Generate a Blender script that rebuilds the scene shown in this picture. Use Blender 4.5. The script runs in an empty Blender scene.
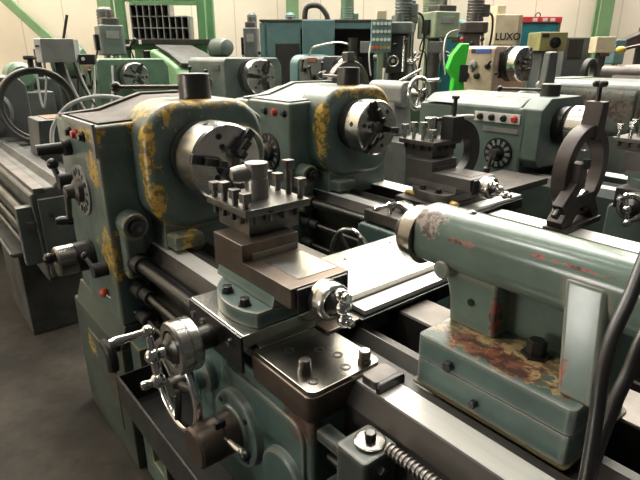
import bpy, bmesh, math, random
from mathutils import Vector, Matrix
random.seed(7)
PI = math.pi
S = 0.85            # build units -> metres
FZ = 0.12           # the floor lies this far under the build-unit zero
scn = bpy.context.scene
COL = scn.collection
V = Vector

# ------------------------------------------------------------------ camera
TH = math.atan(187 / 519.0); AZ = math.radians(39.3)
F0 = V((-math.cos(AZ), math.sin(AZ), 0)); RT = V((math.sin(AZ), math.cos(AZ), 0))
FW = F0 * math.cos(TH) - V((0, 0, math.sin(TH))); UP = RT.cross(FW)
CAM = V((1.65, -.9, 1.65))
cd = bpy.data.cameras.new('camera'); cam = bpy.data.objects.new('camera', cd); COL.objects.link(cam)
cd.sensor_width = 36; cd.lens = 519 / 640 * 36; cd.clip_start = .02
m = Matrix((RT, UP, -FW)).transposed().to_4x4(); m.translation = (CAM + V((0, 0, FZ))) * S
cam.matrix_world = m
scn.camera = cam

def at(x, y, d):
    """point at depth d (build units) on the sight line through a pixel of the photograph"""
    return CAM + (FW + RT * ((x - 320) / 519) - UP * ((y - 240) / 519)) * d

# ------------------------------------------------------------------ materials
def lin(c):
    return tuple(((v / 255) / 12.92 if v <= 10 else (((v / 255) + .055) / 1.055) ** 2.4) for v in c)

def mat_new(name):
    mt = bpy.data.materials.new(name); mt.use_nodes = True
    nt = mt.node_tree; nt.nodes.clear()
    out = nt.nodes.new('ShaderNodeOutputMaterial'); b = nt.nodes.new('ShaderNodeBsdfPrincipled')
    nt.links.new(b.outputs[0], out.inputs[0])
    return mt, nt, b

def noise(nt, vec, scale, detail=5, rough=.6):
    n = nt.nodes.new('ShaderNodeTexNoise'); n.inputs['Scale'].default_value = scale
    n.inputs['Detail'].default_value = detail; n.inputs['Roughness'].default_value = rough
    nt.links.new(vec, n.inputs['Vector']); return n.outputs['Fac']

def math_(nt, op, a, b=None, clamp=False):
    n = nt.nodes.new('ShaderNodeMath'); n.operation = op; n.use_clamp = clamp
    for i, v in enumerate((a, b)):
        if v is None: continue
        if isinstance(v, (int, float)): n.inputs[i].default_value = v
        else: nt.links.new(v, n.inputs[i])
    return n.outputs[0]

def mix(nt, f, a, b):
    n = nt.nodes.new('ShaderNodeMix'); n.data_type = 'RGBA'
    if isinstance(f, (int, float)): n.inputs[0].default_value = f
    else: nt.links.new(f, n.inputs[0])
    for i, v in ((6, a), (7, b)):
        if isinstance(v, tuple): n.inputs[i].default_value = (*v[:3], 1)
        else: nt.links.new(v, n.inputs[i])
    return n.outputs[2]

def smooth(nt, v, lo, hi):
    n = nt.nodes.new('ShaderNodeMapRange'); n.interpolation_type = 'SMOOTHSTEP'
    nt.links.new(v, n.inputs[0]); n.inputs[1].default_value = lo; n.inputs[2].default_value = hi
    return n.outputs[0]

def surf(name, col, rough=.4, metal=0., grime=.35, gscale=7., chips=None, wear=(), bump=.0, rvar=.12, stretch=None, zoff=FZ, edge=None):
    """paint or metal with blotchy grime, small chips, and worn patches fixed to places on the part"""
    mt, nt, b = mat_new(name)
    tc = nt.nodes.new('ShaderNodeTexCoord'); vec = tc.outputs['Object']
    mp = nt.nodes.new('ShaderNodeMapping'); nt.links.new(vec, mp.inputs[0])
    if stretch: mp.inputs['Scale'].default_value = stretch
    sv = mp.outputs[0]
    g = noise(nt, sv, gscale, 6)
    gf = smooth(nt, g, .36, .72)
    c = mix(nt, gf, col, tuple(v * (1 - grime) for v in col))
    fine = noise(nt, sv, gscale * 9, 3)
    c = mix(nt, math_(nt, 'MULTIPLY', smooth(nt, fine, .5, .85), .3), c, tuple(v * .6 for v in col))
    rsock = math_(nt, 'ADD', math_(nt, 'MULTIPLY', math_(nt, 'SUBTRACT', g, .5), rvar * 2.5), rough, True)
    msock = None
    if chips:
        n2 = noise(nt, vec, chips[2], 5, .7)
        c = mix(nt, smooth(nt, n2, chips[1], chips[1] + .03), c, chips[0])
    for (ctr, rad, wc, amt) in wear:
        w = nt.nodes.new('ShaderNodeMapping'); w.vector_type = 'TEXTURE'
        w.inputs['Location'].default_value = (ctr[0] * S, ctr[1] * S, (ctr[2] + zoff) * S)
        w.inputs['Scale'].default_value = tuple(r * S for r in rad)
        nt.links.new(vec, w.inputs[0])
        ln = nt.nodes.new('ShaderNodeVectorMath'); ln.operation = 'LENGTH'; nt.links.new(w.outputs[0], ln.inputs[0])
        n3 = noise(nt, vec, 30, 7, .75)
        fac = math_(nt, 'ADD', math_(nt, 'SUBTRACT', 1., ln.outputs['Value']), math_(nt, 'MULTIPLY', math_(nt, 'SUBTRACT', n3, .5), 3.4))
        inside = math_(nt, 'LESS_THAN', ln.outputs['Value'], 1.25)
        f = math_(nt, 'MULTIPLY', smooth(nt, fac, .5 - amt, .56 - amt), inside)
        n4 = noise(nt, vec, 38, 5, .7)
        wv = mix(nt, smooth(nt, n4, .46, .56), wc, tuple(v * .28 + .015 for v in wc))
        c = mix(nt, f, c, wv)
    if edge:
        bv = nt.nodes.new('ShaderNodeBevel'); bv.samples = 4; bv.inputs['Radius'].default_value = edge[1]
        ge = nt.nodes.new('ShaderNodeNewGeometry'); dt = nt.nodes.new('ShaderNodeVectorMath'); dt.operation = 'DOT_PRODUCT'
        nt.links.new(bv.outputs[0], dt.inputs[0]); nt.links.new(ge.outputs['True Normal'], dt.inputs[1])
        ed = math_(nt, 'SUBTRACT', 1., dt.outputs['Value'])
        ef = math_(nt, 'ADD', ed, math_(nt, 'MULTIPLY', math_(nt, 'SUBTRACT', noise(nt, vec, 28, 5, .7), .5), .16))
        c = mix(nt, math_(nt, 'MULTIPLY', smooth(nt, ef, edge[2], edge[2] + .08), .8), c, edge[0])
    nt.links.new(c, b.inputs['Base Color']); nt.links.new(rsock, b.inputs['Roughness'])
    b.inputs['Metallic'].default_value = metal
    if bump:
        bp = nt.nodes.new('ShaderNodeBump'); bp.inputs['Strength'].default_value = bump; bp.inputs['Distance'].default_value = .004
        nt.links.new(fine, bp.inputs['Height']); nt.links.new(bp.outputs[0], b.inputs['Normal'])
    return mt

def emit(name, col, s):
    mt, nt, b = mat_new(name)
    b.inputs['Base Color'].default_value = (*col, 1); b.inputs['Emission Color'].default_value = (*col, 1)
    b.inputs['Emission Strength'].default_value = s
    return mt

GREEN = (.11, .158, .138); OCHRE = (.56, .36, .07); RUST = (.22, .085, .05)
MT = {}
MT['green'] = surf('worn_green_paint', GREEN, .36, grime=.5, edge=((.34, .27, .13), .02, .02), chips=((.03, .035, .03), .70, 40),
    wear=[((-.36, -.35, 1.37), (.20, .05, .05), OCHRE, .22), ((-.19, -.20, 1.33), (.05, .045, .22), OCHRE, .28), ((-.33, -.2, 1.38), (.09, .07, .10), OCHRE, .05), ((-.19, .0, 1.475), (.045, .30, .05), OCHRE, .22),
          ((-.38, -.34, 1.24), (.08, .05, .10), OCHRE, .25), ((-.34, -.35, .90), (.14, .06, .15), OCHRE, .15), ((-.35, -.12, 1.45), (.28, .09, .08), OCHRE, .2),
          ((-.17, -.2, 1.13), (.05, .06, .13), OCHRE, .15), ((-.15, -.1, .97), (.1, .09, .05), OCHRE, .2), ((-.7, -.35, .3), (.18, .08, .14), OCHRE, .12)])
MT['green_b'] = surf('worn_green_paint_second', (.105, .16, .142), .36, grime=.45, edge=((.30, .26, .16), .02, .02), chips=((.03, .035, .03), .70, 40),
    wear=[((-.20, -.21, 1.30), (.06, .045, .22), OCHRE, .32), ((-.19, .05, 1.475), (.055, .26, .05), OCHRE, .4), ((-.2, .22, 1.42), (.06, .1, .09), OCHRE, .3), ((-.25, -.34, .9), (.3, .1, .3), (.2, .16, .06), -.1)])
MT['apron'] = surf('apron_green_paint', (.085, .14, .128), .36, grime=.5, edge=((.26, .25, .20), .02, .02), chips=((.02, .025, .02), .68, 30), wear=[((.88, -.32, .9), (.09, .05, .1), (.12, .06, .04), .4)])
MT['tail_green'] = surf('tailstock_green_paint', (.13, .185, .155), .2, grime=.25, edge=((.30, .26, .22), .02, .02), bump=0, rvar=.05, chips=((.32, .08, .06), .735, 16),
    wear=[((.93, .03, 1.30), (.06, .10, .05), (.34, .29, .26), .3), ((1.03, -.015, 1.268), (.055, .03, .010), (.34, .15, .12), .15), ((1.27, -.0, 1.287), (.14, .03, .007), (.34, .13, .12), .0),
          ((1.115, .03, 1.11), (.014, .03, .06), (.26, .05, .03), .3), ((1.30, -.03, 1.09), (.010, .05, .05), (.30, .08, .04), .15)])
MT['tail_base'] = surf('tailstock_base_paint', (.088, .145, .13), .33, grime=.35, edge=((.34, .33, .30), .02, .02), chips=((.05, .05, .04), .72, 25),
    wear=[((1.16, .0, 1.065), (.2, .07, .02), (.42, .30, .15), .55), ((1.16, -.03, 1.062), (.2, .06, .018), (.20, .08, .05), .12), ((1.1, -.08, .935), (.3, .02, .006), (.25, .17, .05), .2)])
MT['slide'] = surf('cross_slide_steel', (.66, .64, .60), .22, 1., grime=.12, gscale=5, rvar=.02, chips=((.10, .09, .08), .74, 18))
MT['scraped'] = surf('old_grease_film', (.20, .18, .13), .5, .3, grime=.4, gscale=20)
MT['grease_felt'] = surf('greasy_felt', (.10, .08, .035), .6, grime=.5, gscale=25)
MT['teal'] = surf('clean_grey_green_paint', (.12, .165, .145), .45, grime=.3, edge=((.07, .075, .065), .02, .02))
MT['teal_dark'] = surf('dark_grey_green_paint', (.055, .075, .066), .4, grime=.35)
MT['pink_green'] = surf('faded_pinkish_green_paint', (.12, .14, .12), .36, grime=.35, wear=[((-.5, -.3, 1.27), (.6, .1, .2), (.17, .125, .105), .1)])
MT['grey'] = surf('grey_machine_paint', (.10, .105, .10), .42, grime=.35)
MT['grey_dark'] = surf('dark_grey_bed_paint', (.075, .075, .068), .45, grime=.5)
MT['grey_light'] = surf('light_grey_paint', (.22, .225, .21), .42, grime=.3)
MT['grey_green'] = surf('grey_green_machine_paint', (.11, .135, .12), .42, grime=.35)
MT['mid_green'] = surf('mid_green_paint', (.105, .185, .12), .42, grime=.3)
MT['bright_green'] = surf('bright_green_paint', (.19, .38, .18), .42, grime=.25)
MT['rack_green'] = surf('rack_green_paint', (.11, .26, .11), .5, grime=.2)
MT['post_green'] = surf('post_green_paint', (.16, .27, .13), .5, grime=.15)
MT['lime'] = surf('vivid_green_paint', (.05, .62, .04), .4, grime=.2)
MT['turq'] = surf('turquoise_paint', (.03, .22, .25), .45, grime=.25)
MT['panel_teal'] = surf('pale_teal_paint', (.11, .20, .20), .45, grime=.2)
MT['beige'] = surf('beige_paint', (.42, .31, .23), .45, grime=.3)
MT['cream'] = surf('cream_paint', (.62, .54, .37), .45, grime=.2)
MT['olive'] = surf('olive_paint', (.27, .26, .11), .45, grime=.25)
MT['pale_green'] = surf('pale_green_paint', (.20, .245, .16), .45, grime=.25)
MT['steel'] = surf('bright_machined_steel', (.58, .57, .54), .24, 1., grime=.15, rvar=.03)
MT['way'] = surf('ground_way_steel', (.80, .78, .74), .42, .45, grime=.12, gscale=4, rvar=.06, stretch=(.4, 8, 1))
MT['grey_steel'] = surf('grey_handle_steel', (.27, .25, .23), .38, .7, grime=.3)
MT['tool_steel'] = surf('dark_tool_steel', (.20, .19, .175), .34, .9, grime=.45, gscale=14, chips=((.05, .045, .04), .68, 25))
MT['plate_dark'] = surf('brown_slide_plate', (.13, .115, .10), .42, .7, grime=.4)
MT['plate'] = surf('worn_plate_steel', (.33, .31, .28), .24, 1., grime=.3, gscale=9, rvar=.03, chips=((.08, .07, .06), .70, 22))
MT['brown_steel'] = surf('brown_oily_steel', (.17, .135, .11), .38, .9, grime=.4, gscale=8, chips=((.06, .045, .03), .66, 18))
MT['dark_steel'] = surf('dark_oily_steel', (.10, .095, .088), .36, .9, grime=.45)
MT['iron'] = surf('dark_cast_iron', (.045, .045, .042), .5, .5, grime=.4, bump=.15)
MT['rest_iron'] = surf('grey_cast_iron', (.12, .108, .10), .42, .6, grime=.35, bump=.1)
MT['dark_iron'] = surf('brownish_cast_iron', (.075, .062, .058), .45, .5, grime=.4, bump=.1)
MT['bed_dark'] = surf('dark_bed_iron', (.055, .05, .045), .42, .35, grime=.4)
MT['bracket'] = surf('grimy_green_bracket', (.05, .062, .056), .42, .1, grime=.5, edge=((.25, .25, .22), .02, .02))
MT['pedestal'] = surf('grimy_green_pedestal', (.06, .078, .064), .45, grime=.55, gscale=5, edge=((.16, .13, .07), .02, .02), wear=[((-.75, -.36, .33), (.12, .05, .10), (.40, .30, .09), .0), ((-.40, -.36, .25), (.2, .05, .2), (.11, .07, .04), .0)])
MT['chrome'] = surf('chrome', (.78, .78, .77), .12, 1., grime=.12, rvar=.06)
MT['black'] = surf('black_gloss', (.012, .012, .012), .3, grime=.2)
MT['rubber'] = surf('black_rubber', (.018, .017, .016), .38, grime=.3)
MT['red'] = surf('red_plastic', (.5, .04, .03), .35, grime=.2)
MT['orange'] = surf('orange_red_ball', (.75, .10, .03), .3, grime=.15)
MT['white'] = surf('white_enamel', (.72, .70, .66), .4, grime=.12)
MT['wood'] = surf('pale_handle', (.48, .44, .38), .4, grime=.2)
MT['brass'] = surf('yellowed_grease', (.55, .38, .10), .45, .2, grime=.5, gscale=20)
MT['yellow'] = surf('yellow_paint', (.65, .48, .05), .45, grime=.4, gscale=15)
MT['blue'] = surf('blue_label', (.03, .09, .38), .4, grime=.1)
MT['copper'] = surf('brown_plate', (.20, .09, .05), .4, .3, grime=.3)
MT['pigeon'] = surf('pigeonhole_metal', (.30, .30, .28), .5, .3, grime=.3)
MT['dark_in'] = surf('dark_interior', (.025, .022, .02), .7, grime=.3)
MT['wire'] = surf('light_grey_cable', (.5, .5, .47), .4, grime=.1)
MT['dusty'] = surf('dusty_top_sheet', (.10, .083, .073), .6, 0., grime=.4); MT['dusty'].node_tree.nodes['Principled BSDF'].inputs['Specular IOR Level'].default_value = .15
MT['banner'] = surf('red_banner', (.62, .05, .05), .5, grime=.2)

# floor
def floor_mat():
    mt, nt, b = mat_new('oily_concrete')
    tc = nt.nodes.new('ShaderNodeTexCoord'); vec = tc.outputs['Object']
    a = noise(nt, vec, 2.2, 8, .7); c2 = noise(nt, vec, 14, 6, .7)
    c = mix(nt, smooth(nt, a, .3, .75), (.058, .050, .040), (.017, .015, .0125))
    c = mix(nt, math_(nt, 'MULTIPLY', smooth(nt, c2, .45, .8), .5), c, (.02, .018, .016))
    vo = nt.nodes.new('ShaderNodeTexVoronoi'); vo.feature = 'DISTANCE_TO_EDGE'; vo.inputs['Scale'].default_value = .9
    wv = nt.nodes.new('ShaderNodeVectorMath'); wv.operation = 'ADD'
    nn = nt.nodes.new('ShaderNodeTexNoise'); nn.inputs['Scale'].default_value = 3; nt.links.new(vec, nn.inputs[0])
    nt.links.new(vec, wv.inputs[0]); nt.links.new(nn.outputs['Color'], wv.inputs[1]); nt.links.new(wv.outputs[0], vo.inputs['Vector'])
    c = mix(nt, math_(nt, 'MULTIPLY', math_(nt, 'LESS_THAN', vo.outputs['Distance'], .003), .15), c, (.04, .036, .03))
    nt.links.new(c, b.inputs['Base Color']); b.inputs['Roughness'].default_value = .75; b.inputs['Specular IOR Level'].default_value = .2
    return mt
def wall_mat():
    mt, nt, b = mat_new('cream_wall_panels')
    tc = nt.nodes.new('ShaderNodeTexCoord'); vec = tc.outputs['Object']
    a = noise(nt, vec, .8, 5)
    c = mix(nt, smooth(nt, a, .3, .7), (.76, .68, .55), (.70, .61, .49))
    sp = nt.nodes.new('ShaderNodeSeparateXYZ'); nt.links.new(vec, sp.inputs[0])
    fr = math_(nt, 'FRACT', math_(nt, 'DIVIDE', sp.outputs[0], .62))
    seam = math_(nt, 'LESS_THAN', fr, .022)
    c = mix(nt, math_(nt, 'MULTIPLY', seam, .5), c, (.28, .24, .2))
    nt.links.new(c, b.inputs['Base Color']); b.inputs['Roughness'].default_value = .75
    return mt

# ------------------------------------------------------------------ mesh builder
def frame(ax):
    ax = V(ax).normalized()
    t = V((0, 0, 1)) if abs(ax.z) < .9 else V((1, 0, 0))
    u = t.cross(ax).normalized(); w = ax.cross(u)
    return ax, u, w

def rrect(a0, a1, b0, b1, r, n=5):
    pts = []
    for (ca, cb, s) in ((a1 - r, b0 + r, -90), (a1 - r, b1 - r, 0), (a0 + r, b1 - r, 90), (a0 + r, b0 + r, 180)):
        for i in range(n + 1):
            t = math.radians(s + 90 * i / n); pts.append((ca + r * math.cos(t), cb + r * math.sin(t)))
    return pts

class MB:
    def __init__(self, off=(0, 0, 0), k=1.):
        self.bm = bmesh.new(); self.off = V(off); self.k = k
    def _merge(self, b, bev=0, seg=2, ang=25):
        bmesh.ops.recalc_face_normals(b, faces=b.faces)
        if bev:
            es = [e for e in b.edges if len(e.link_faces) == 2 and e.calc_face_angle(0) > math.radians(ang)]
            bmesh.ops.bevel(b, geom=es, offset=bev, segments=seg, affect='EDGES', clamp_overlap=True, profile=.5)
        me = bpy.data.meshes.new('t'); b.to_mesh(me); b.free(); self.bm.from_mesh(me); bpy.data.meshes.remove(me)
        return self
    def prism(self, pts, axis, a0, a1, bev=0, seg=2, ang=25):
        b = bmesh.new()
        f = {'x': lambda p, a: (a, p[0], p[1]), 'y': lambda p, a: (p[0], a, p[1]), 'z': lambda p, a: (p[0], p[1], a)}[axis]
        lo = [b.verts.new(f(p, a0)) for p in pts]; hi = [b.verts.new(f(p, a1)) for p in pts]
        b.faces.new(lo); b.faces.new(hi[::-1]); n = len(pts)
        for i in range(n): b.faces.new((lo[i], hi[i], hi[(i + 1) % n], lo[(i + 1) % n]))
        return self._merge(b, bev, seg, ang)
    def box(self, x0, x1, y0, y1, z0, z1, bev=0, seg=2):
        return self.prism([(x0, y0), (x1, y0), (x1, y1), (x0, y1)], 'z', z0, z1, bev, seg)
    def hexa(self, lo, hi, bev=0, seg=2):
        """lo, hi: four corners each"""
        b = bmesh.new(); l = [b.verts.new(p) for p in lo]; h = [b.verts.new(p) for p in hi]
        b.faces.new(l); b.faces.new(h[::-1])
        for i in range(4): b.faces.new((l[i], h[i], h[(i + 1) % 4], l[(i + 1) % 4]))
        return self._merge(b, bev, seg)
    def obox(self, c, ax, up, size, bev=0):
        """oriented box: length along ax, height along up"""
        a = V(ax).normalized(); w = V(up).cross(a).normalized(); u = a.cross(w); c = V(c)
        L, W, H = size
        q = [(-1, -1), (1, -1), (1, 1), (-1, 1)]
        return self.hexa([c + a * (i * L / 2) + w * (j * W / 2) - u * H / 2 for i, j in q], [c + a * (i * L / 2) + w * (j * W / 2) + u * H / 2 for i, j in q], bev)
    def rev(self, p0, ax, prof, n=28, bev=0, seg=2):
        a, u, w = frame(ax); p0 = V(p0); b = bmesh.new(); rings = []
        for t, r in prof:
            if r < 1e-6: rings.append([b.verts.new(p0 + a * t)])
            else: rings.append([b.verts.new(p0 + a * t + (u * math.cos(2 * PI * i / n) + w * math.sin(2 * PI * i / n)) * r) for i in range(n)])
        for A, B in zip(rings, rings[1:]):
            if len(A) == 1 and len(B) == 1: continue
            for i in range(n):
                j = (i + 1) % n
                if len(A) == 1: b.faces.new((A[0], B[j], B[i]))
                elif len(B) == 1: b.faces.new((A[i], A[j], B[0]))
                else: b.faces.new((A[i], A[j], B[j], B[i]))
        if len(rings[0]) > 1: b.faces.new(rings[0][::-1])
        if len(rings[-1]) > 1: b.faces.new(rings[-1])
        return self._merge(b, bev, seg, 40)
    def cyl(self, p0, p1, r, r1=None, n=24, bev=0):
        d = V(p1) - V(p0); return self.rev(p0, d, [(0, r), (d.length, r if r1 is None else r1)], n, bev)
    def sph(self, c, r, sc=(1, 1, 1)):
        b = bmesh.new(); bmesh.ops.create_uvsphere(b, u_segments=16, v_segments=10, radius=r)
        for v in b.verts: v.co = V((v.co.x * sc[0], v.co.y * sc[1], v.co.z * sc[2])) + V(c)
        return self._merge(b)
    def tube(self, pts, r, n=10, closed=False, sub=6):
        P = [V(p) for p in pts]
        if sub > 1 and len(P) > 2:
            Q = []; L = len(P); rng = L if closed else L - 1
            for i in range(rng):
                g = (lambda k: P[k % L]) if closed else (lambda k: P[min(max(k, 0), L - 1)])
                a, b_, c, d = g(i - 1), g(i), g(i + 1), g(i + 2)
                for k in range(sub):
                    t = k / sub
                    Q.append(.5 * ((2 * b_) + (c - a) * t + (2 * a - 5 * b_ + 4 * c - d) * t * t + (3 * b_ - a - 3 * c + d) * t ** 3))
            if not closed: Q.append(P[-1])
            P = Q
        b = bmesh.new(); rings = []; L = len(P); u = None
        for i in range(L):
            if closed: t = P[(i + 1) % L] - P[i - 1]
            else: t = P[min(i + 1, L - 1)] - P[max(i - 1, 0)]
            t.normalize()
            if u is None: _, u, w = frame(t)
            u = (u - t * u.dot(t)).normalized(); w = t.cross(u)
            rr = r[min(int(i * len(r) / L), len(r) - 1)] if isinstance(r, (list, tuple)) else r
            rings.append([b.verts.new(P[i] + (u * math.cos(2 * PI * k / n) + w * math.sin(2 * PI * k / n)) * rr) for k in range(n)])
        for i in range(L if closed else L - 1):
            A, B = rings[i], rings[(i + 1) % L]
            for k in range(n): b.faces.new((A[k], A[(k + 1) % n], B[(k + 1) % n], B[k]))
        if not closed: b.faces.new(rings[0][::-1]); b.faces.new(rings[-1])
        return self._merge(b)
    def ring(self, c, ax, R, r, n=40, m_=10, sq=None):
        """torus, or with sq=(radial, axial) a rectangular-section ring"""
        a, u, w = frame(ax); c = V(c)
        if sq:
            dr, da = sq[0] / 2, sq[1] / 2; sec = [(-dr, -da), (dr, -da), (dr, da), (-dr, da)]
        else: sec = [(r * math.cos(2 * PI * k / m_), r * math.sin(2 * PI * k / m_)) for k in range(m_)]
        b = bmesh.new(); R_ = []
        for i in range(n):
            t = 2 * PI * i / n; d = u * math.cos(t) + w * math.sin(t)
            R_.append([b.verts.new(c + d * (R + s[0]) + a * s[1]) for s in sec])
        for i in range(n):
            A, B = R_[i], R_[(i + 1) % n]
            for k in range(len(sec)): b.faces.new((A[k], A[(k + 1) % len(sec)], B[(k + 1) % len(sec)], B[k]))
        return self._merge(b, .006 if sq else 0, 1)
    def bolt(self, c, ax, r, h, n=6):
        return self.rev(c, ax, [(0, r), (h * .85, r), (h, r * .8)], n)
    def build(self, name, mat, parent=None, label=None):
        for v in self.bm.verts: v.co = (v.co * self.k + self.off) * S
        me = bpy.data.meshes.new(name); self.bm.to_mesh(me); self.bm.free()
        me.materials.append(MT[mat] if isinstance(mat, str) else mat)
        me.polygons.foreach_set('use_smooth', [True] * len(me.polygons)); me.set_sharp_from_angle(angle=math.radians(32))
        o = bpy.data.objects.new(name, me); COL.objects.link(o)
        wn = o.modifiers.new('weighted_normal', 'WEIGHTED_NORMAL'); wn.keep_sharp = True; wn.weight = 80
        if parent: o.parent = parent
        if label: o['label'] = label
        return o

def thing(name, label, cat, loc, group=None, rz=0):
    o = bpy.data.objects.new(name, None); COL.objects.link(o)
    o.location = V((loc[0], loc[1], loc[2] + FZ)) * S; o.rotation_euler = (0, 0, rz); o.empty_display_size = .1
    o['label'] = label; o['category'] = cat
    if group: o['group'] = group
    return o

def solo(mb, name, mat, loc, label, cat, group=None, rz=0):
    """a thing that is one mesh, placed at loc"""
    o = mb.build(name, mat); o.location = V((loc[0], loc[1], loc[2] + FZ)) * S; o.rotation_euler = (0, 0, rz)
    o['label'] = label; o['category'] = cat
    if group: o['group'] = group
    return o

def M(k=1.): return MB((0, 0, FZ), k)

# ------------------------------------------------------------------ lathe components (lathe-local, chuck face at x=0, axis y=0)
def chuck(root, zc, r, x0=0., th=.10, ang=(172, 62, -62), mat='steel', jl=1.):
    c = M().rev((x0 - th, 0, zc), (1, 0, 0), [(0, r * .96), (.008, r), (th - .008, r), (th, r * .95), (th, r * .36), (th - .05, r * .34), (th - .05, 0)], 48).build('chuck', mat, root)
    for a in ang:
        t = math.radians(a + 60)
        d = V((0, math.cos(t), math.sin(t)))
        M().cyl(V((x0 - th * .5, 0, zc)) + d * r * .93, V((x0 - th * .5, 0, zc)) + d * r * 1.012, .014, n=4).build('key_socket', 'black', c)
        for q in (.45, .72):
            M().cyl(V((x0 - .004, 0, zc)) + d * r * q, V((x0 + .002, 0, zc)) + d * r * q, .011, n=12).build('screw_hole', 'black', c)
    for a in ang:
        t = math.radians(a); d = V((0, math.cos(t), math.sin(t))); up = V((1, 0, 0)); j = M(); o = V((x0, 0, zc))
        j.obox(o + d * r * .66 + up * .006, d, up, (r * .78, r * .24, .024), .004)
        j.obox(o + d * r * .52 + up * .028, d, up, (r * .46, r * .20, .028), .004)
        j.obox(o + d * r * .34 + up * .05, d, up, (r * .20, r * .17, .026), .004)
        jo = j.build('chuck_jaw', 'dark_steel', c)
        M().cyl(o + d * r * .82 + up * .015, o + d * r * .82 + up * .024, .012, n=12).build('jaw_screw', 'black', jo) if jl else None
    return c

def crank(root, c, ax, r, ang, hl, knob='chrome', name='ball_crank'):
    """ball crank on a handwheel: hub, two arms, a handle on one ball"""
    a, u, w = frame(ax); c = V(c); k = M(); d = u * math.cos(ang) + w * math.sin(ang)
    k.cyl(c - a * .03, c, .014); k.sph(c, .021)
    for s, rb, h in ((1, .017, hl[0]), (-1, .020, hl[1])):
        e = c + d * r * s
        k.cyl(c, e, .011, .009, 12); k.sph(e, rb)
        k.rev(e, a, [(0, .009), (h * .5, .011), (h * .8, .013), (h * .96, .010), (h, 0)], 14)
    return k.build(name, knob, root)

def tool_post(root, cx, cy, zb, zt, half=.11, bolt_h=None, handle='stub'):
    p = M()
    p.box(cx - half * .78, cx + half * .78, cy - half * .78, cy + half * .78, zb, zt - .02, .004)
    p.box(cx - half, cx + half, cy - half, cy + half, zt - .022, zt, .003)
    po = p.build('tool_post', 'tool_steel' if handle == 'stub' else 'rest_iron', root)
    for q in (-.7, -.25, .2, .62):
        M().bolt((cx + half * q, cy - half * .88, zt - .046), (0, 0, 1), .008, .026, 12).build('screw_tip', 'dark_steel', po)
        M().bolt((cx + half * .88, cy + half * q, zt - .046), (0, 0, 1), .008, .026, 12).build('screw_tip', 'dark_steel', po)
    k = 0
    rnd = random.Random(3)
    for s in (-1, 1):
        for q in (-.78, -.26, .26, .78):
            if s == -1: pts = (cx + half * q, cy - half * .84)
            else: pts = (cx + half * q, cy + half * .84)
            h = (bolt_h[k] if bolt_h else .055 + .012 * rnd.random()); k += 1
            b = M().cyl((*pts, zt), (*pts, zt + h - .026), .0095, n=12)
            b.prism(rrect(pts[0] - .0145, pts[0] + .0145, pts[1] - .0145, pts[1] + .0145, .003, 1), 'z', zt + h - .028, zt + h, .002)
            b.build('clamp_screw', 'tool_steel' if handle == 'stub' else 'steel', po)
    h = M()
    if handle == 'stub':
        h.rev((cx, cy, zt), (0, 0, 1), [(0, .036), (.055, .034), (.06, .031), (.098, .036), (.104, .034), (.104, 0)], 24)
        d = V((-.35, -1, -.12)).normalized(); e = V((cx, cy, zt + .078))
        h.rev(e, d, [(0, .026), (.055, .026), (.075, .022), (.083, 0)], 20)
        h.build('clamp_handle', 'grey_steel', po)
    else:
        h.rev((cx, cy, zt), (0, 0, 1), [(0, .034), (.10, .034), (.104, .031), (.104, 0)], 24); h.build('clamp_nut', 'steel', po)
        d = V((.52, .85, .05)).normalized(); e = V((cx, cy, zt + .09))
        hh = M().cyl(e, e + d * .11, .011, .010); hh.build('clamp_lever', 'dark_steel', po)
        M().rev(e + d * .10, d, [(0, .011), (.02, .017), (.09, .016), (.12, .012), (.125, 0)], 16).build('lever_grip', 'wood', po)
    return po

def handwheel_drum(root, p0, ax, L, r, name, collar='steel'):
    o = M().rev(p0, ax, [(0, r * .95), (.006, r), (L * .45, r), (L * .47, r * .95), (L * .52, r * .95), (L * .55, r), (L - .006, r), (L, r * .94), (L, r * .7), (L - .012, r * .66), (L - .012, 0)], 40).build(name, collar, root)
    a = V(ax).normalized(); p = V(p0)
    M().rev(p + a * (L - .012), a, [(0, r * .62), (.012, r * .6), (.02, r * .42), (.028, r * .3), (.028, 0)], 32).build('hub', 'dark_steel', o)
    return o

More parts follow.
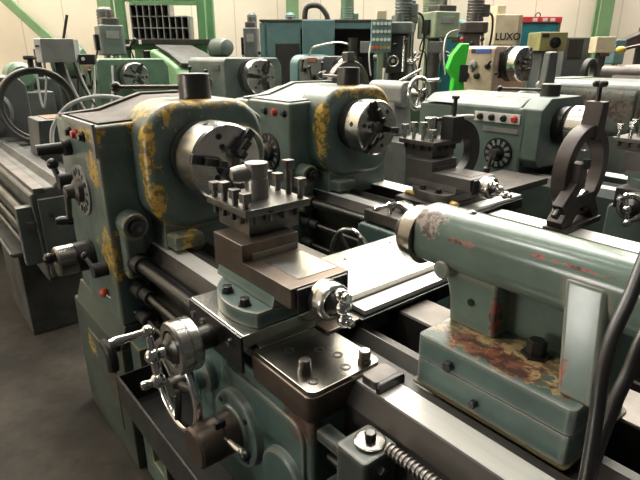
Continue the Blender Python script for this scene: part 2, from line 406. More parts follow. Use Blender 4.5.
def carriage(root, dx=0, xs_rear=.54, apron='apron', lever='stub', full=True, grease=False, zt=0., swivel='apron', dy=0.):
    X = lambda v: v + dx
    Y = lambda v: v + dy
    # saddle
    s = M()
    s.box(X(.36), X(.68), -.30, .42, .90, .955, .006)
    s.prism(rrect(X(.66), X(.905), -.315, -.095, .022), 'z', .885, .95, .003)
    s.box(X(.30), X(.735), .10, .34, .90, .95, .006)
    so = s.build('saddle', 'plate' if full else 'plate_dark', root)
    if full:
        r = M().prism(rrect(X(.655), X(.908), -.320, -.10, .024), 'z', .868, .938, .006); r.build('wing_edge', 'brown_steel', so)
        for (x, y, hx) in ((.73, -.245, 0), (.775, -.185, 0), (.82, -.165, 0), (.868, -.28, 0), (.872, -.185, 0)):
            M().rev((X(x), y, .949), (0, 0, 1), [(0, .0135), (.0022, .0135), (.0022, .008), (-.001, .0075), (-.001, 0)], 16).build('socket_screw', 'dark_steel', so)
        for (x, y) in ((.825, -.27), (.885, -.135)):
            M().rev((X(x), y, .95), (0, 0, 1), [(0, .017), (.012, .017), (.012, .0145), (.03, .0145), (.033, .012), (.033, 0)], 24).build('plug_bolt', 'plate', so)
        M().prism(rrect(X(.67), X(.73), -.12, .0, .01), 'z', .948, .958, .003).build('gib_plate', 'brown_steel', so)
        # way wiper at the right end of the wing
        w = M().prism(rrect(X(.915), X(.968), -.178, -.10, .012), 'z', .916, .952, .004)
        wo = w.build('way_wiper', 'rest_iron', so)
        M().prism(rrect(-.182, -.096, .911, .955, .012), 'x', X(.968), X(.982), .004).build('wiper_plate', 'black', wo)
    # apron
    a = M()
    pr = rrect(X(.33), X(.905), .40, .89, .03)
    a.prism(pr, 'y', -.315, -.20, .014, 3)
    ao = a.build('apron', apron, root)
    if full:
        # raised cast outline, flange, boss
        M().prism(rrect(X(.50), X(.885), .46, .845, .05), 'y', -.324, -.31, .006).build('apron_pad', apron, ao)
        fl = M().rev((X(.605), -.322, .684), (0, -1, 0), [(0, .112), (.022, .108), (.026, .1), (.026, .07), (.032, .068), (.032, 0)], 44).build('flange', apron, ao)
        for i in range(4):
            t = PI / 4 + i * PI / 2; M().cyl((X(.605) + .09 * math.cos(t), -.345, .684 + .09 * math.sin(t)), (X(.605) + .09 * math.cos(t), -.352, .684 + .09 * math.sin(t)), .008, n=10).build('flange_screw', 'black', fl)
        M().rev((X(.605), -.35, .684), (0, -1, 0), [(0, .056), (.04, .057), (.044, .054), (.048, .057), (.112, .057), (.12, .051), (.12, 0)], 36).build('clutch_hub', 'brown_steel', ao)
        M().obox((X(.628), -.40, .742), (0, 1, 0), (0, 0, 1), (.03, .014, .02), .003).build('slot', 'black', ao)
        e = V((X(.665), -.405, .722)); d = V((.96, -.05, .22)).normalized()
        l = M().rev(e, d, [(0, .005), (.02, .006), (.026, .009), (.085, .010), (.09, .006), (.10, .006), (.10, 0)], 14).build('clutch_lever', 'steel', ao)
        M().sph(e + d * .11, .014).build('ball_knob', 'black', l)
        M().rev((X(.815), -.322, .66), (0, -1, 0), [(0, .085), (.018, .082), (.022, .076), (.022, 0)], 40).build('round_cover', apron, ao)
        # carriage handwheel
        whb = M().rev((X(.41), -.31, .75), (0, -1, 0), [(0, .055), (.03, .055), (.036, .04), (.08, .036), (.08, 0)], 30).build('wheel_boss', apron, ao)
        hw = M().ring((X(.41), -.42, .75), (0, 1, 0), .135, .013, 48, 12)
        hb = M().cyl((X(.41), -.38, .75), (X(.41), -.44, .75), .034, .028)
        hwo = hw.build('carriage_handwheel', 'chrome', root)
        hb.build('hub', 'dark_steel', hwo)
        for i in range(3):
            t = .4 + i * 2 * PI / 3; dv = V((math.cos(t), 0, math.sin(t)))
            M().cyl(V((X(.41), -.415, .75)) + dv * .02, V((X(.41), -.42, .75)) + dv * .13, .013, .010, 12).build('spoke', 'dark_steel', hwo)
    # cross slide
    ZX = .992
    c = M()
    c.box(X(.375), X(.66), Y(-.335), Y(xs_rear), .955, ZX, .003)
    co = c.build('cross_slide', 'slide' if full else 'plate_dark', root)
    M().box(X(.375), X(.66), Y(-.343), Y(-.334), .885, ZX - .002, .003).build('end_plate', 'black', co)
    for q in (.40, .455, .60): M().rev((X(q), Y(-.343), .95), (0, -1, 0), [(0, .010), (.004, .010), (.004, .006), (.004, 0)], 12).build('plate_screw', 'steel', co)
    for (x, y) in ((.42, .44), (.60, .44), (.44, .2), (.61, .25), (.60, -.30), (.55, .47)): M().rev((X(x), Y(y), ZX), (0, 0, 1), [(0, .006), (.001, .006), (.001, 0)], 10).build('tapped_hole', 'black', co)
    M().box(X(.664), X(.725), .02, .46, .955, .972, .003).build('way_strip', 'way', root)
    M().box(X(.665), X(.735), .0, .46, .905, .954, .003).build('dark_guard', 'black', root)
    # cross-feed screw handle on the operator's side
    M().rev((X(.505), Y(-.343), .93), (0, -1, 0), [(0, .033), (.06, .033), (.07, .031), (.075, .031)], 28).build('screw_bracket', 'dark_steel', co)
    cf = handwheel_drum(root, (X(.505), Y(-.398), .93), (0, -1, 0), .062, .073, 'cross_feed_handwheel', 'steel')
    crank(cf, (X(.505), Y(-.508), .93), (0, -1, 0), .066, math.radians(103), (.10, .045))
    # swivel base
    sw = M(); pts = []
    cx, cy, Rr = X(.55), Y(-.12), .197
    for i in range(-172, -4, 6):
        t = math.radians(i); pts.append((min(cx + Rr * math.cos(t), X(.655)), cy + Rr * math.sin(t)))
    pts += [(X(.655), Y(.02)), (X(.36), Y(.02))]
    sw.prism(pts, 'z', ZX, 1.036, .004)
    swo = sw.build('swivel_base', swivel, root)
    sb = M().hexa([(X(.365), Y(-.243), 1.036), (X(.655), Y(-.243), 1.036), (X(.655), Y(-.02), 1.036), (X(.365), Y(-.02), 1.036)], [(X(.365), Y(-.230), 1.085), (X(.655), Y(-.230), 1.085), (X(.655), Y(-.02), 1.085), (X(.365), Y(-.02), 1.085)], .004)
    sb.build('swivel_body', swivel, swo)
    for (x, y) in ((.495, -.280), (.59, -.284)):
        M().rev((X(x), Y(y), 1.036), (0, 0, 1), [(0, .019), (.004, .019), (.004, .014), (.018, .014), (.02, .011), (.02, 0)], 6).build('swivel_nut', 'black', swo)
    # compound slide
    cs = M(); Y0, Y1 = Y(-.235), Y(-.045)
    cs.box(X(.345), X(.725), Y0, Y1, 1.058, 1.113, .003)
    cs.box(X(.345), X(.505), Y0, Y1, 1.11, 1.162, .003)
    cso = cs.build('compound_slide', 'brown_steel' if full else 'rest_iron', root)
    M().box(X(.504), X(.51), Y0 + .03, Y1 - .01, 1.112, 1.132).build('fillet', 'scraped' if full else 'rest_iron', cso)
    M().box(X(.535), X(.69), Y0 + .05, Y1 - .012, 1.112, 1.1145).build('scraped_face', 'slide' if full else 'rest_iron', cso)
    M().box(X(.725), X(.735), Y0 + .015, Y1 - .01, 1.04, 1.11, .004).build('end_cap', 'black', cso)
    if grease:
        g = M(); rg = random.Random(5)
        for i in range(9): g.sph((X(.40 + .035 * i), Y(-.25 - .03 * rg.random()), 1.0), .022, (1.2, .8, .6))
        g.build('grease', 'brass', cso)['kind'] = 'stuff'
    ch = handwheel_drum(root, (X(.735), Y(-.145), 1.072), (1, 0, 0), .05, .05, 'compound_handwheel', 'steel')
    crank(ch, (X(.815), Y(-.145), 1.072), (1, 0, 0), .036 if full else .07, math.radians(100 if full else 150), (.03, .03))
    hts = (.045, .055, .045, .045, .052, .055, .105, .06) if full else (.07, .085, .09, .06, .08, .085, .08, .09)
    tool_post(root, X(.365), Y(-.09), 1.16, 1.245 + zt, .112, hts, lever)

def bed(root, x1, mat='green', x0=-.32):
    pts = [(-.215, .52), (-.215, .885), (-.185, .93), (-.085, .93), (-.075, .90), (-.03, .90), (.0, .93), (.025, .90), (.06, .90), (.06, .72), (.15, .72), (.15, .93), (.28, .93), (.30, .89), (.30, .52)]
    b = M().prism(pts, 'x', x0, x1, .003, 1); bo = b.build('bed', 'bed_dark' if mat == 'green' else mat, root)
    M().box(x0, x1, -.182, -.112, .929, .9315).build('front_way', 'way', bo)
    M().box(x0, x1, .155, .275, .929, .9315).build('rear_way', 'plate_dark' if x1 < 2.3 else 'way', bo)
    return bo

def screws(root, x1, thread=None):
    bk = M().rev((-.30, -.262, 1.035), (1, 0, 0), [(0, .05), (.075, .05), (.08, .046), (.08, 0)], 28)
    bk.box(-.30, -.235, -.308, -.225, .82, 1.03, .018, 3)
    bo = bk.build('rod_bracket', 'green', root)
    M().rev((-.222, -.262, 1.035), (1, 0, 0), [(0, .038), (.012, .038), (.012, .026), (.03, .026), (.03, 0)], 24).build('bearing_cap', 'black', bo)
    # worn hex head
    M().bolt((-.192, -.262, 1.035), (1, 0, 0), .014, .012).build('cap_bolt', 'dark_steel', bo)
    if thread:
        t0, t1 = thread; prof = [(0, .0095)]; p = .0105; n = int((t1 - t0) / p)
        for i in range(n): prof += [(i * p + .002, .0135), (i * p + .0055, .0135), (i * p + .0068, .0095), (i * p + p - .001, .0095)]
        M().rev((t0, -.255, .895), (1, 0, 0), prof, 20).build('lead_screw', 'grey_steel', root)
    M().cyl((-.29, -.262, .885), (.34, -.262, .885), .026).build('screw_sleeve', 'black', root)
    M().rev((-.29, -.262, .885), (1, 0, 0), [(0, .045), (.05, .045), (.055, .04), (.1, .036), (.1, 0)], 24).build('sleeve_collar', 'iron', root)
    M().cyl((-.29, -.262, .762), (x1, -.262, .762), .015).build('feed_rod', 'dark_steel', root)
    M().rev((-.29, -.262, .762), (1, 0, 0), [(0, .034), (.07, .034), (.075, .026), (.13, .024), (.13, 0)], 24).build('rod_coupling', 'iron', root)
    M().cyl((-.29, -.262, .64), (x1, -.262, .64), .012).build('control_rod', 'dark_steel', root)
    M().rev((-.29, -.262, .64), (1, 0, 0), [(0, .028), (.08, .028), (.085, .02), (.085, 0)], 20).build('rod_collar', 'iron', root)
    M().rev((-.298, -.15, .72), (1, 0, 0), [(0, .1), (.012, .1), (.02, .085), (.02, 0)], 36).build('bearing_cover', 'green', root)

def headstock_a(root, mat, dome='dusty', first=True):
    prof = [(-.34, .60), (-.34, 1.405), (-.19, 1.41), (.0, 1.468), (.27, 1.468), (.37, 1.39), (.37, .60)]
    h = M().prism(prof, 'x', -.715, -.30, .014, 3); ho = h.build('headstock', mat, root)
    # drum around the spindle nose
    d = M()
    d.prism(rrect(-.215, .29, 1.0, 1.485, .15, 8), 'x', -.42, -.165, .035, 4, 40)
    d.prism(rrect(-.17, .26, .90, 1.1, .03, 3), 'x', -.42, -.175, .012)
    d.rev((-.175, .17, 1.27), (1, 0, 0), [(0, .115), (.02, .11), (.03, .10), (.03, 0)], 40)
    d.build('spindle_housing', mat, ho)
    M().box(-.2, -.10, -.165, -.045, .945, 1.0, .01).build('drip_lip', mat, ho)
    M().rev((-.17, 0, 1.285), (1, 0, 0), [(0, .128), (.03, .128), (.035, .118), (.085, .118)], 44).build('spindle_flange', 'iron', ho)
    # sheet cover lying on the sloping top
    c = M().prism([(-.318, 1.4075), (-.19, 1.4125), (.0, 1.4705), (.2, 1.4705), (.2, 1.476), (-.002, 1.476), (-.191, 1.418), (-.318, 1.413)], 'x', -.70, -.325, .001)
    c.build('top_cover', dome, ho)
    M().prism([(-.345, 1.40), (-.19, 1.4125), (.0, 1.4705), (.30, 1.4705), (.30, 1.486), (-.003, 1.486), (-.193, 1.428), (-.345, 1.415)], 'x', -.745, -.705, .003).build('cover_ridge', dome, ho)
    if first:
        t = M().box(-.70, -.305, -.3465, -.333, 1.392, 1.412, .003); t.box(-.33, -.303, -.3465, -.333, 1.29, 1.40, .003); t.build('front_trim', 'grey_light', ho)
    g = M().prism([(-.325, .58), (-.325, 1.395), (-.19, 1.402), (.0, 1.455), (.27, 1.455), (.36, 1.38), (.36, .58)], 'x', -.90, -.722, .02, 3)
    g.build('gear_cover', mat, ho)
    # pedestal
    p = M().box(-.98, -.30, -.36, .36, -.12, .50, .012); p.prism([(-.33, .60), (-.36, .50), (.36, .50), (.33, .60)], 'x', -.92, -.30, .004)
    p.build('pedestal', 'pedestal' if first else 'teal_dark', root)
    M().box(-.78, -.42, -.3655, -.355, .02, .40, .004).build('pedestal_door', 'pedestal' if first else 'teal_dark', root)
    # spindle-speed boss and lever on top
    b = M().rev((-.28, .05, 1.46), (0, 0, 1), [(0, .066), (.02, .062), (.11, .062), (.117, .058), (.117, 0)], 36).build('selector_boss', 'dark_steel', ho)
    e = V((-.28, .05, 1.525)); t = V((-.475, -.185, 1.525)) if first else V((-.60, .12, 1.525)); k = (t - e).normalized()
    l = M().cyl(e + k * .055, t, .009, .008, 12).build('selector_lever', 'dark_steel', b)
    M().sph(t, .021).build('ball_knob', 'black', l)
    # push buttons
    for i, (x, mm) in enumerate(((-.625, 'black'), (-.535, 'red'), (-.445, 'black'))):
        x = x if first else x + .10
        M().rev((x, -.338, 1.352), (0, -1, 0), [(0, .021), (.008, .021), (.010, .016), (.022, .015), (.024, 0)], 20).build('push_button', mm, ho)
    # speed dial
    dx, dz = (-.568, 1.122) if first else (-.50, 1.13)
    dd = M().rev((dx, -.339, dz), (0, -1, 0), [(0, .105), (.008, .105), (.01, .1), (.01, 0)], 44).build('speed_dial', 'pigeon' if first else 'black', ho)
    mk = M()
    for i in range(14):
        t = 2 * PI * i / 14; dv = V((math.cos(t), 0, math.sin(t)))
        mk.obox(V((dx, -.3505, dz)) + dv * .080, dv, (0, -1, 0), (.024, .016 if i % 2 else .008, .003))
    mk.build('dial_marks', 'black' if first else 'grey_light', dd)
    hd = M().rev((dx, -.349, dz), (0, -1, 0), [(0, .05), (.02, .048), (.03, .03), (.06, .028), (.06, 0)], 28)
    hd.cyl((dx, -.40, dz), (dx - .02, -.405, dz - .125), .014, .011, 12)
    hdo = hd.build('dial_handle', 'rest_iron', dd)
    M().rev((dx - .02, -.39, dz - .125), (-.3, -1, 0), [(0, .015), (.012, .022), (.05, .022), (.065, .016), (.068, 0)], 18).build('knob', 'black', hdo)
    # upper gear lever on the left
    u = M().cyl((-.70, -.34, 1.14), (-.70, -.40, 1.14), .033); u.cyl((-.70, -.39, 1.14), (-.735, -.40, 1.20), .012)
    uo = u.build('gear_lever', 'iron', ho); M().sph((-.74, -.40, 1.21), .024).build('knob', 'black', uo)
    # stub handle
    M().rev((-.66, -.338, 1.285), (0, -1, 0), [(0, .033), (.03, .033), (.035, .024), (.13, .022), (.13, 0)], 20).build('stub_shaft', 'iron', ho)
    # feed selector drum and small lever under the dial
    f = M().rev((-.585, -.338, .835), (0, -1, 0), [(0, .07), (.02, .07), (.022, .064), (.07, .062)], 36); fo = f.build('feed_selector', 'iron', ho)
    M().rev((-.585, -.408, .835), (0, -1, 0), [(0, .06), (.004, .064), (.07, .064), (.078, .058), (.078, 0)], 40).build('graduated_ring', 'plate', fo)
    M().sph((-.60, -.505, .85), .024).build('ball_knob', 'black', fo)
    q = M().cyl((-.40, -.338, .83), (-.40, -.395, .83), .03); q.cyl((-.40, -.385, .83), (-.46, -.395, .87), .010)
    qo = q.build('feed_lever', 'iron', ho); M().sph((-.468, -.396, .876), .018).build('knob', 'black', qo)

def tray(root, x1):
    t = M()
    t.box(-.06, x1, -.455, -.449, .42, .545, .002); t.box(-.06, x1, .449, .455, .42, .545, .002)
    t.box(-.06, -.054, -.449, .449, .42, .545, .002); t.box(x1 - .006, x1, -.449, .449, .42, .545, .002)
    t.box(-.06, x1, -.45, .45, .415, .422)
    t.cyl((-.06, -.452, .545), (x1, -.452, .545), .006, n=8)
    t.build('chip_tray', 'iron', root)
    l = M(); l.box(-.27, -.03, -.33, .33, -.12, .0, .006); l.box(-.27, -.17, -.33, .33, -.02, .55, .006); l.box(-.06, -.03, -.33, .33, -.02, .41, .006)
    l.box(-.27, .0, -.20, .29, .55, .60)
    l.build('bed_leg', 'green', root)
    M().box(-.172, -.055, -.29, .28, .0, .012).build('leg_sill', 'yellow', root)
    for xx in (x1 - .45,): M().box(xx - .2, xx + .2, -.33, .33, -.12, .52, .01).build('tail_pedestal', 'green', root)

def tailstock(root):
    o = M()
    # barrel casting: rounded section along x
    o.prism(rrect(-.005, .122, 1.178, 1.316, .052, 8), 'x', .895, 1.42, .012, 3, 40)
    # front web with rounded cut-out under the barrel
    o.prism([(1.0, 1.055), (1.118, 1.055), (1.112, 1.20), (.945, 1.20), (.965, 1.185), (.985, 1.15), (.995, 1.11)], 'y', .025, .12, .012, 3)
    # rear column, face leaning out towards its foot
    o.hexa([(1.300, -.048, 1.055), (1.368, -.048, 1.055), (1.368, .15, 1.055), (1.300, .15, 1.055)], [(1.262, -.008, 1.268), (1.338, -.008, 1.268), (1.338, .12, 1.268), (1.262, .12, 1.268)], .010, 3)
    o.box(1.10, 1.33, .085, .13, 1.05, 1.2)
    to = o.build('tailstock', 'tail_green', root)
    M().rev((.855, .05, 1.236), (1, 0, 0), [(0, .055), (.0, .064), (.012, .070), (.045, .071), (.045, 0)], 40).build('nose_ring', 'plate', to)
    M().cyl((.82, .05, 1.236), (.86, .05, 1.236), .030).build('quill', 'dark_steel', to)
    b = M()
    b.prism(rrect(.992, 1.352, -.078, .18, .012, 2), 'z', 1.0, 1.058, .006); b.prism(rrect(.994, 1.350, -.077, .18, .012, 2), 'z', .934, .9995, .002)
    b.build('tailstock_base', 'tail_base', to)
    M().rev((.985, .0, 1.187), (0, -1, 0), [(0, .022), (.004, .018), (.006, 0)], 20).build('cast_boss', 'tail_green', to)
    M().cyl((1.055, .026, 1.125), (1.055, .0215, 1.125), .0085, n=14).build('oil_hole', 'black', to)
    for (x, z, r) in ((1.085, 1.018, .013), (1.155, .962, .009)): M().rev((x, -.078, z), (0, -1, 0), [(0, r), (.011, r), (.013, r * .8), (.013, 0)], 6).build('base_bolt', 'iron', to)
    n = M().rev((1.21, .04, 1.058), (0, 0, 1), [(0, .03), (.006, .03), (.006, .02), (.034, .02), (.036, .017), (.036, 0)], 6)
    n.build('clamp_nut', 'black', to)
    M().sph((1.01, .06, 1.315), .010, (1, 1, .8)).build('oil_nipple', 'steel', to)
    M().prism(rrect(.988, 1.356, -.083, .19, .01, 2), 'z', .9315, .9355).build('felt_wiper', 'grease_felt', to)

# ------------------------------------------------------------------ first lathe
L1 = thing('lathe', 'large worn green lathe in the foreground, chipped yellow paint, green tailstock at lower right', 'lathe', (0, 0, -FZ))
headstock_a(L1, 'green'); chuck(L1, 1.283, .140, .035, .125, ang=(167, 47, -73)); bed(L1, 2.1); screws(L1, 2.05, (1.08, 1.75)); tray(L1, 2.0)
carriage(L1); tailstock(L1)
# control lever with the orange ball, rod end bracket with its washer bolt, hook bracket
lv = M().cyl((-.26, -.262, .64), (-.43, -.345, .70), .008, n=10).build('control_lever', 'black', L1); M().sph((-.445, -.352, .706), .02).build('ball_knob', 'orange', lv)
rb = M().prism(rrect(.985, 1.075, -.315, -.215, .012), 'z', .66, .878, .006); rb.box(.90, 1.0, -.30, -.26, .82, .85, .006)
rb.prism(rrect(.95, 1.01, -.335, -.24, .01), 'z', .70, .75, .006)
rbo = rb.build('apron_bracket', 'bracket', L1)
M().rev((1.032, -.258, .878), (0, 0, 1), [(0, .034), (.006, .034), (.008, .03), (.008, 0)], 30).build('washer', 'plate', rbo)
M().rev((1.032, -.258, .886), (0, 0, 1), [(0, .013), (.016, .013), (.018, .011), (.018, 0)], 6).build('bracket_bolt', 'dark_steel', rbo)
M().bolt((1.076, -.27, .845), (1, 0, 0), .011, .012, 4).build('set_screw', 'steel', rbo)
M().tube([(-.34, -.36, .50), (-.28, -.42, .565), (-.235, -.43, .59), (-.20, -.43, .585), (-.18, -.43, .55), (-.18, -.43, .50)], .022, 10).build('hook_bracket', 'iron', L1)

# ------------------------------------------------------------------ second lathe
L2 = thing('lathe', 'green lathe second in the row, behind the foreground lathe, with yellow chips round its chuck', 'lathe', (-.28, 1.06, -FZ))
headstock_a(L2, 'green_b', 'grey_light', False); chuck(L2, 1.285, .140, .01, .11, ang=(110, -10, 230)); bed(L2, 2.6); screws(L2, 2.5, (.99, 2.4)); tray(L2, 2.5)
carriage(L2, dx=-.13, dy=.24, xs_rear=.60, lever='lever', full=False, grease=True, swivel='rest_iron')
w2 = M().ring((.28, -.42, .75), (0, 1, 0), .135, .013, 40, 10).build('carriage_handwheel', 'chrome', L2)
M().cyl((.28, -.31, .75), (.28, -.44, .75), .034).build('hub', 'dark_steel', w2)
for i in range(3):
    t = 2.3 + i * 2 * PI / 3; dv = V((math.cos(t), 0, math.sin(t)))
    M().cyl(V((.28, -.415, .75)) + dv * .02, V((.28, -.42, .75)) + dv * .13, .011, n=10).build('spoke', 'dark_steel', w2)

# ------------------------------------------------------------------ third lathe: newer, chamfered headstock, white button panel
Z3 = 1.225
L3 = thing('lathe', 'clean grey-green lathe third in the row with white four-button panel', 'lathe', (.16, 2.33, -FZ))
h = M().box(-.75, -.21, -.235, .40, .60, 1.335, .02, 3); ho = h.build('headstock', 'teal', L3)
oc = [(-.20, .98), (-.235, 1.03), (-.235, 1.33), (-.14, 1.395), (.22, 1.395), (.30, 1.33), (.30, 1.0), (.26, .97)]
M().prism(oc, 'x', -.24, -.10, .01).build('spindle_housing', 'teal', ho)
M().box(-.215, -.205, -.235, .40, .62, 1.33, .003).build('painted_shade_side', 'teal_dark', ho)  # thin darker sheet paints shade onto the headstock's chuck-side face
M().prism([(-.235, 1.33), (-.13, 1.385), (.3, 1.385), (.38, 1.33)], 'x', -1.0, -.25, .012).build('top_cover', 'teal', ho)
M().prism([(-.22, .6), (-.22, 1.32), (.36, 1.32), (.36, .6)], 'x', -1.05, -.756, .02).build('gear_cover', 'teal', ho)
M().box(-1.05, -.2, -.26, .36, -.12, .598, .015).build('pedestal', 'teal', L3)
pn = M().box(-.56, -.235, -.244, -.234, 1.235, 1.295, .002).build('button_panel', 'white', ho)
for x, mm in ((-.515, 'black'), (-.43, 'black'), (-.345, 'black'), (-.27, 'red')): M().rev((x, -.244, 1.265), (0, -1, 0), [(0, .022), (.012, .021), (.016, .015), (.016, 0)], 18).build('push_button', mm, pn)
M().box(-.49, -.24, -.242, -.234, 1.175, 1.205, .002).build('name_plate', 'grey_light', ho)
dd = M().rev((-.36, -.235, 1.045), (0, -1, 0), [(0, .098), (.01, .098), (.01, 0)], 40).build('speed_dial', 'black', ho)
mk = M()
for i in range(12):
    t = 2 * PI * i / 12; dv = V((math.cos(t), 0, math.sin(t))); mk.obox(V((-.36, -.2465, 1.045)) + dv * .07, dv, (0, -1, 0), (.034, .020, .003))
mk.build('dial_marks', 'grey_light', dd)
hd = M().cyl((-.36, -.24, 1.045), (-.36, -.31, 1.045), .03); hd.cyl((-.36, -.30, 1.045), (-.38, -.31, .95), .012); hd.rev((-.38, -.31, .965), (-.1, 0, -1), [(0, .012), (.01, .022), (.06, .02), (.064, 0)], 16)
hd.build('dial_handle', 'rest_iron', dd)
b = M().rev((-.22, .05, 1.385), (0, 0, 1), [(0, .06), (.08, .058), (.085, .05), (.085, 0)], 30).build('selector_boss', 'dark_steel', ho)
l = M().cyl((-.26, .02, 1.43), (-.50, -.08, 1.43), .009).build('selector_lever', 'dark_steel', b); M().sph((-.5, -.08, 1.43), .02).build('ball_knob', 'black', l)
M().rev((-.105, 0, Z3), (1, 0, 0), [(0, .12), (.06, .12), (.065, .105), (.09, .105)], 36).build('spindle_flange', 'black', ho)
chuck(L3, Z3, .130, x0=.09, th=.11)
bed(L3, 2.6, 'teal_dark', -.25)
carriage(L3, dx=.05, dy=-.02, lever='lever', full=False, zt=-.02, swivel='teal_dark', apron='teal')

# ------------------------------------------------------------------ generic background lathe
def bg_lathe(name, label, O, zc, mat, cr, hw=(-.25, .35), hl=.8, top=.12, group=None, bx=2.2, extra=True, legm=None, th=.1, carriage_at=None):
    r = thing(name, label, 'lathe', (O[0], O[1], -FZ), group)
    y0, y1 = hw; zt = zc + top
    h = M().prism([(y0, .6), (y0, zt - .03), (y0 + .03, zt), (y1 - .05, zt), (y1, zt - .08), (y1, .6)], 'x', -hl, -th - .07, .015, 3); ho = h.build('headstock', mat, r)
    M().rev((-th - .08, 0, zc), (1, 0, 0), [(0, cr * 1.02), (.03, cr * 1.02), (.04, cr * .85), (.085, cr * .85)], 36).build('spindle_flange', 'iron', ho)
    chuck(r, zc, cr, 0, th, jl=0)
    M().box(-hl - .02, -.12, y0 - .01, y1 - .02, -.12, .6, .015).build('pedestal', legm or mat, r)
    pts = [(-.2, .5), (-.2, zc - .38), (-.17, zc - .34), (-.08, zc - .34), (-.06, zc - .37), (.1, zc - .37), (.12, zc - .34), (.26, zc - .34), (.28, zc - .37), (.28, .5)]
    bo = M().prism(pts, 'x', -.25, bx, .003, 1).build('bed', legm or mat, r)
    M().box(-.2, bx, -.165, -.085, zc - .341, zc - .338).build('front_way', 'way', bo)
    M().box(bx - .6, bx - .1, -.22, .28, -.12, .52, .01).build('tail_pedestal', legm or mat, r)
    if extra:
        lv = M(); 
        for (x, z, a) in ((-hl + .12, zc - .02, .4), (-hl + .3, zc - .1, -.2), (-hl + .48, zc - .05, .3)):
            q = M().cyl((x, y0, z), (x, y0 - .05, z), .03); q.cyl((x, y0 - .045, z), (x + .1 * math.sin(a), y0 - .06, z + .1 * math.cos(a)), .010)
            qo = q.build('gear_lever', 'dark_steel', ho); M().sph((x + .11 * math.sin(a), y0 - .06, z + .11 * math.cos(a)), .02).build('ball_knob', 'black', qo)
    if carriage_at is not None:
        x = carriage_at; zb = zc - .335
        c = M().box(x - .22, x + .22, -.3, .3, zb, zb + .05, .006); c.box(x - .2, x + .2, -.32, -.22, zb - .34, zb, .01); c.build('carriage', mat, r)
        d = M().box(x - .1, x + .1, -.34, .35, zb + .05, zb + .1, .005).build('cross_slide', 'rest_iron', r)
        M().cyl((x, -.34, zb + .03), (x, -.45, zb + .03), .05).build('feed_dial', 'steel', d)
        tool_post(r, x - .02, -.02, zb + .1, zb + .24, .1, None, 'stub')
    return r, ho

# fourth lathe: only its faded headstock and the tool post in front are in view
L4, h4 = bg_lathe('lathe', 'faded pinkish-green lathe at the right edge of the photo, behind the steady rest', (.35, 3.5), 1.12, 'pink_green', .16, (-.3, .4), .98, .32, extra=False, bx=2.0)
M().prism(rrect(-.32, .42, 1.02, 1.455, .12, 6), 'x', -.97, -.20, .02, 3).build('cowl', 'pink_green', h4)
M().box(-.96, -.78, -.15, .3, 1.45, 1.462, .004).build('lid', 'teal', h4)

# steady rest standing on the second lathe's bed
def steady_rest():
    st = thing('steady_rest', 'grey cast iron steady rest with bolted roller arm standing on the second lathe bed', 'steady rest', (.67, 1.33, .932))
    b = MB(k=.76)
    b.prism([(-.06, -.22), (.06, -.22), (.06, .24), (-.06, .24)], 'z', 0, .035, .004)
    b.prism([(-.20, .03), (-.10, .03), (-.02, .12), (.08, .12), (.16, .03), (.24, .03), (.22, .07), (.12, .20), (-.10, .20), (-.22, .07)], 'x', -.045, .045, .006)
    # C-shaped frame
    R1, R0 = .25, .185; cz = .33; pts = []
    for i in range(0, 26): t = math.radians(75 + 205 * i / 25); pts.append((R1 * math.cos(t), cz + R1 * math.sin(t)))
    for i in range(25, -1, -1): t = math.radians(75 + 205 * i / 25); pts.append((R0 * math.cos(t), cz + R0 * math.sin(t)))
    b.prism(pts, 'x', -.04, .04, .006)
    pts = []
    for i in range(0, 20): t = math.radians(-80 + 150 * i / 19); pts.append((R1 * math.cos(t), cz + R1 * math.sin(t)))
    for i in range(19, -1, -1): t = math.radians(-80 + 150 * i / 19); pts.append((R0 * math.cos(t), cz + R0 * math.sin(t)))
    b.prism(pts, 'x', -.04, .04, .006)
    b.build('frame', 'dark_iron', st)
    # tall upright housing of the top jaw
    up = MB(k=.76); up.hexa([(-.05, .00, .50), (.05, .00, .50), (.05, .10, .50), (-.05, .10, .50)], [(-.05, .03, .70), (.05, .03, .70), (.05, .10, .70), (-.05, .10, .70)], .008)
    uo = up.build('upper_jaw_guide', 'dark_iron', st)
    k = MB(k=.76).cyl((0, .06, .70), (0, .06, .78), .013); k.build('jaw_screw', 'dark_steel', uo)
    kn = MB(k=.76)
    for i in range(4):
        t = PI / 4 + i * PI / 2; kn.sph((.024 * math.cos(t), .06 + .024 * math.sin(t),   .79), .017)
    kn.cyl((0, .06, .775), (0, .06, .805), .022); kn.build('star_knob', 'iron', uo)
    # lower clamp arm towards the operator
    d = V((0, -.62, -.55)).normalized()
    a = MB(k=.76).obox((.05, -.20, .24), d, (1, 0, 0), (.24, .075, .06), .006); a.obox((.05, -.15, .33), (0, 0, 1), (1, 0, 0), (.14, .09, .07), .006)
    ao = a.build('jaw_arm', 'dark_iron', st)
    MB(k=.76).cyl((.085, -.135, .37), (.085, -.135, .42), .02).build('arm_bolt', 'iron', ao)
    MB(k=.76).cyl(V((.05, -.20, .24)) + d * .12, V((.05, -.20, .24)) + d * .165, .02).build('jaw_screw', 'dark_steel', ao)
    MB(k=.76).cyl((.04, .02, .16), (-.05, .02, .16), .06).build('roller', 'steel', st)
steady_rest()

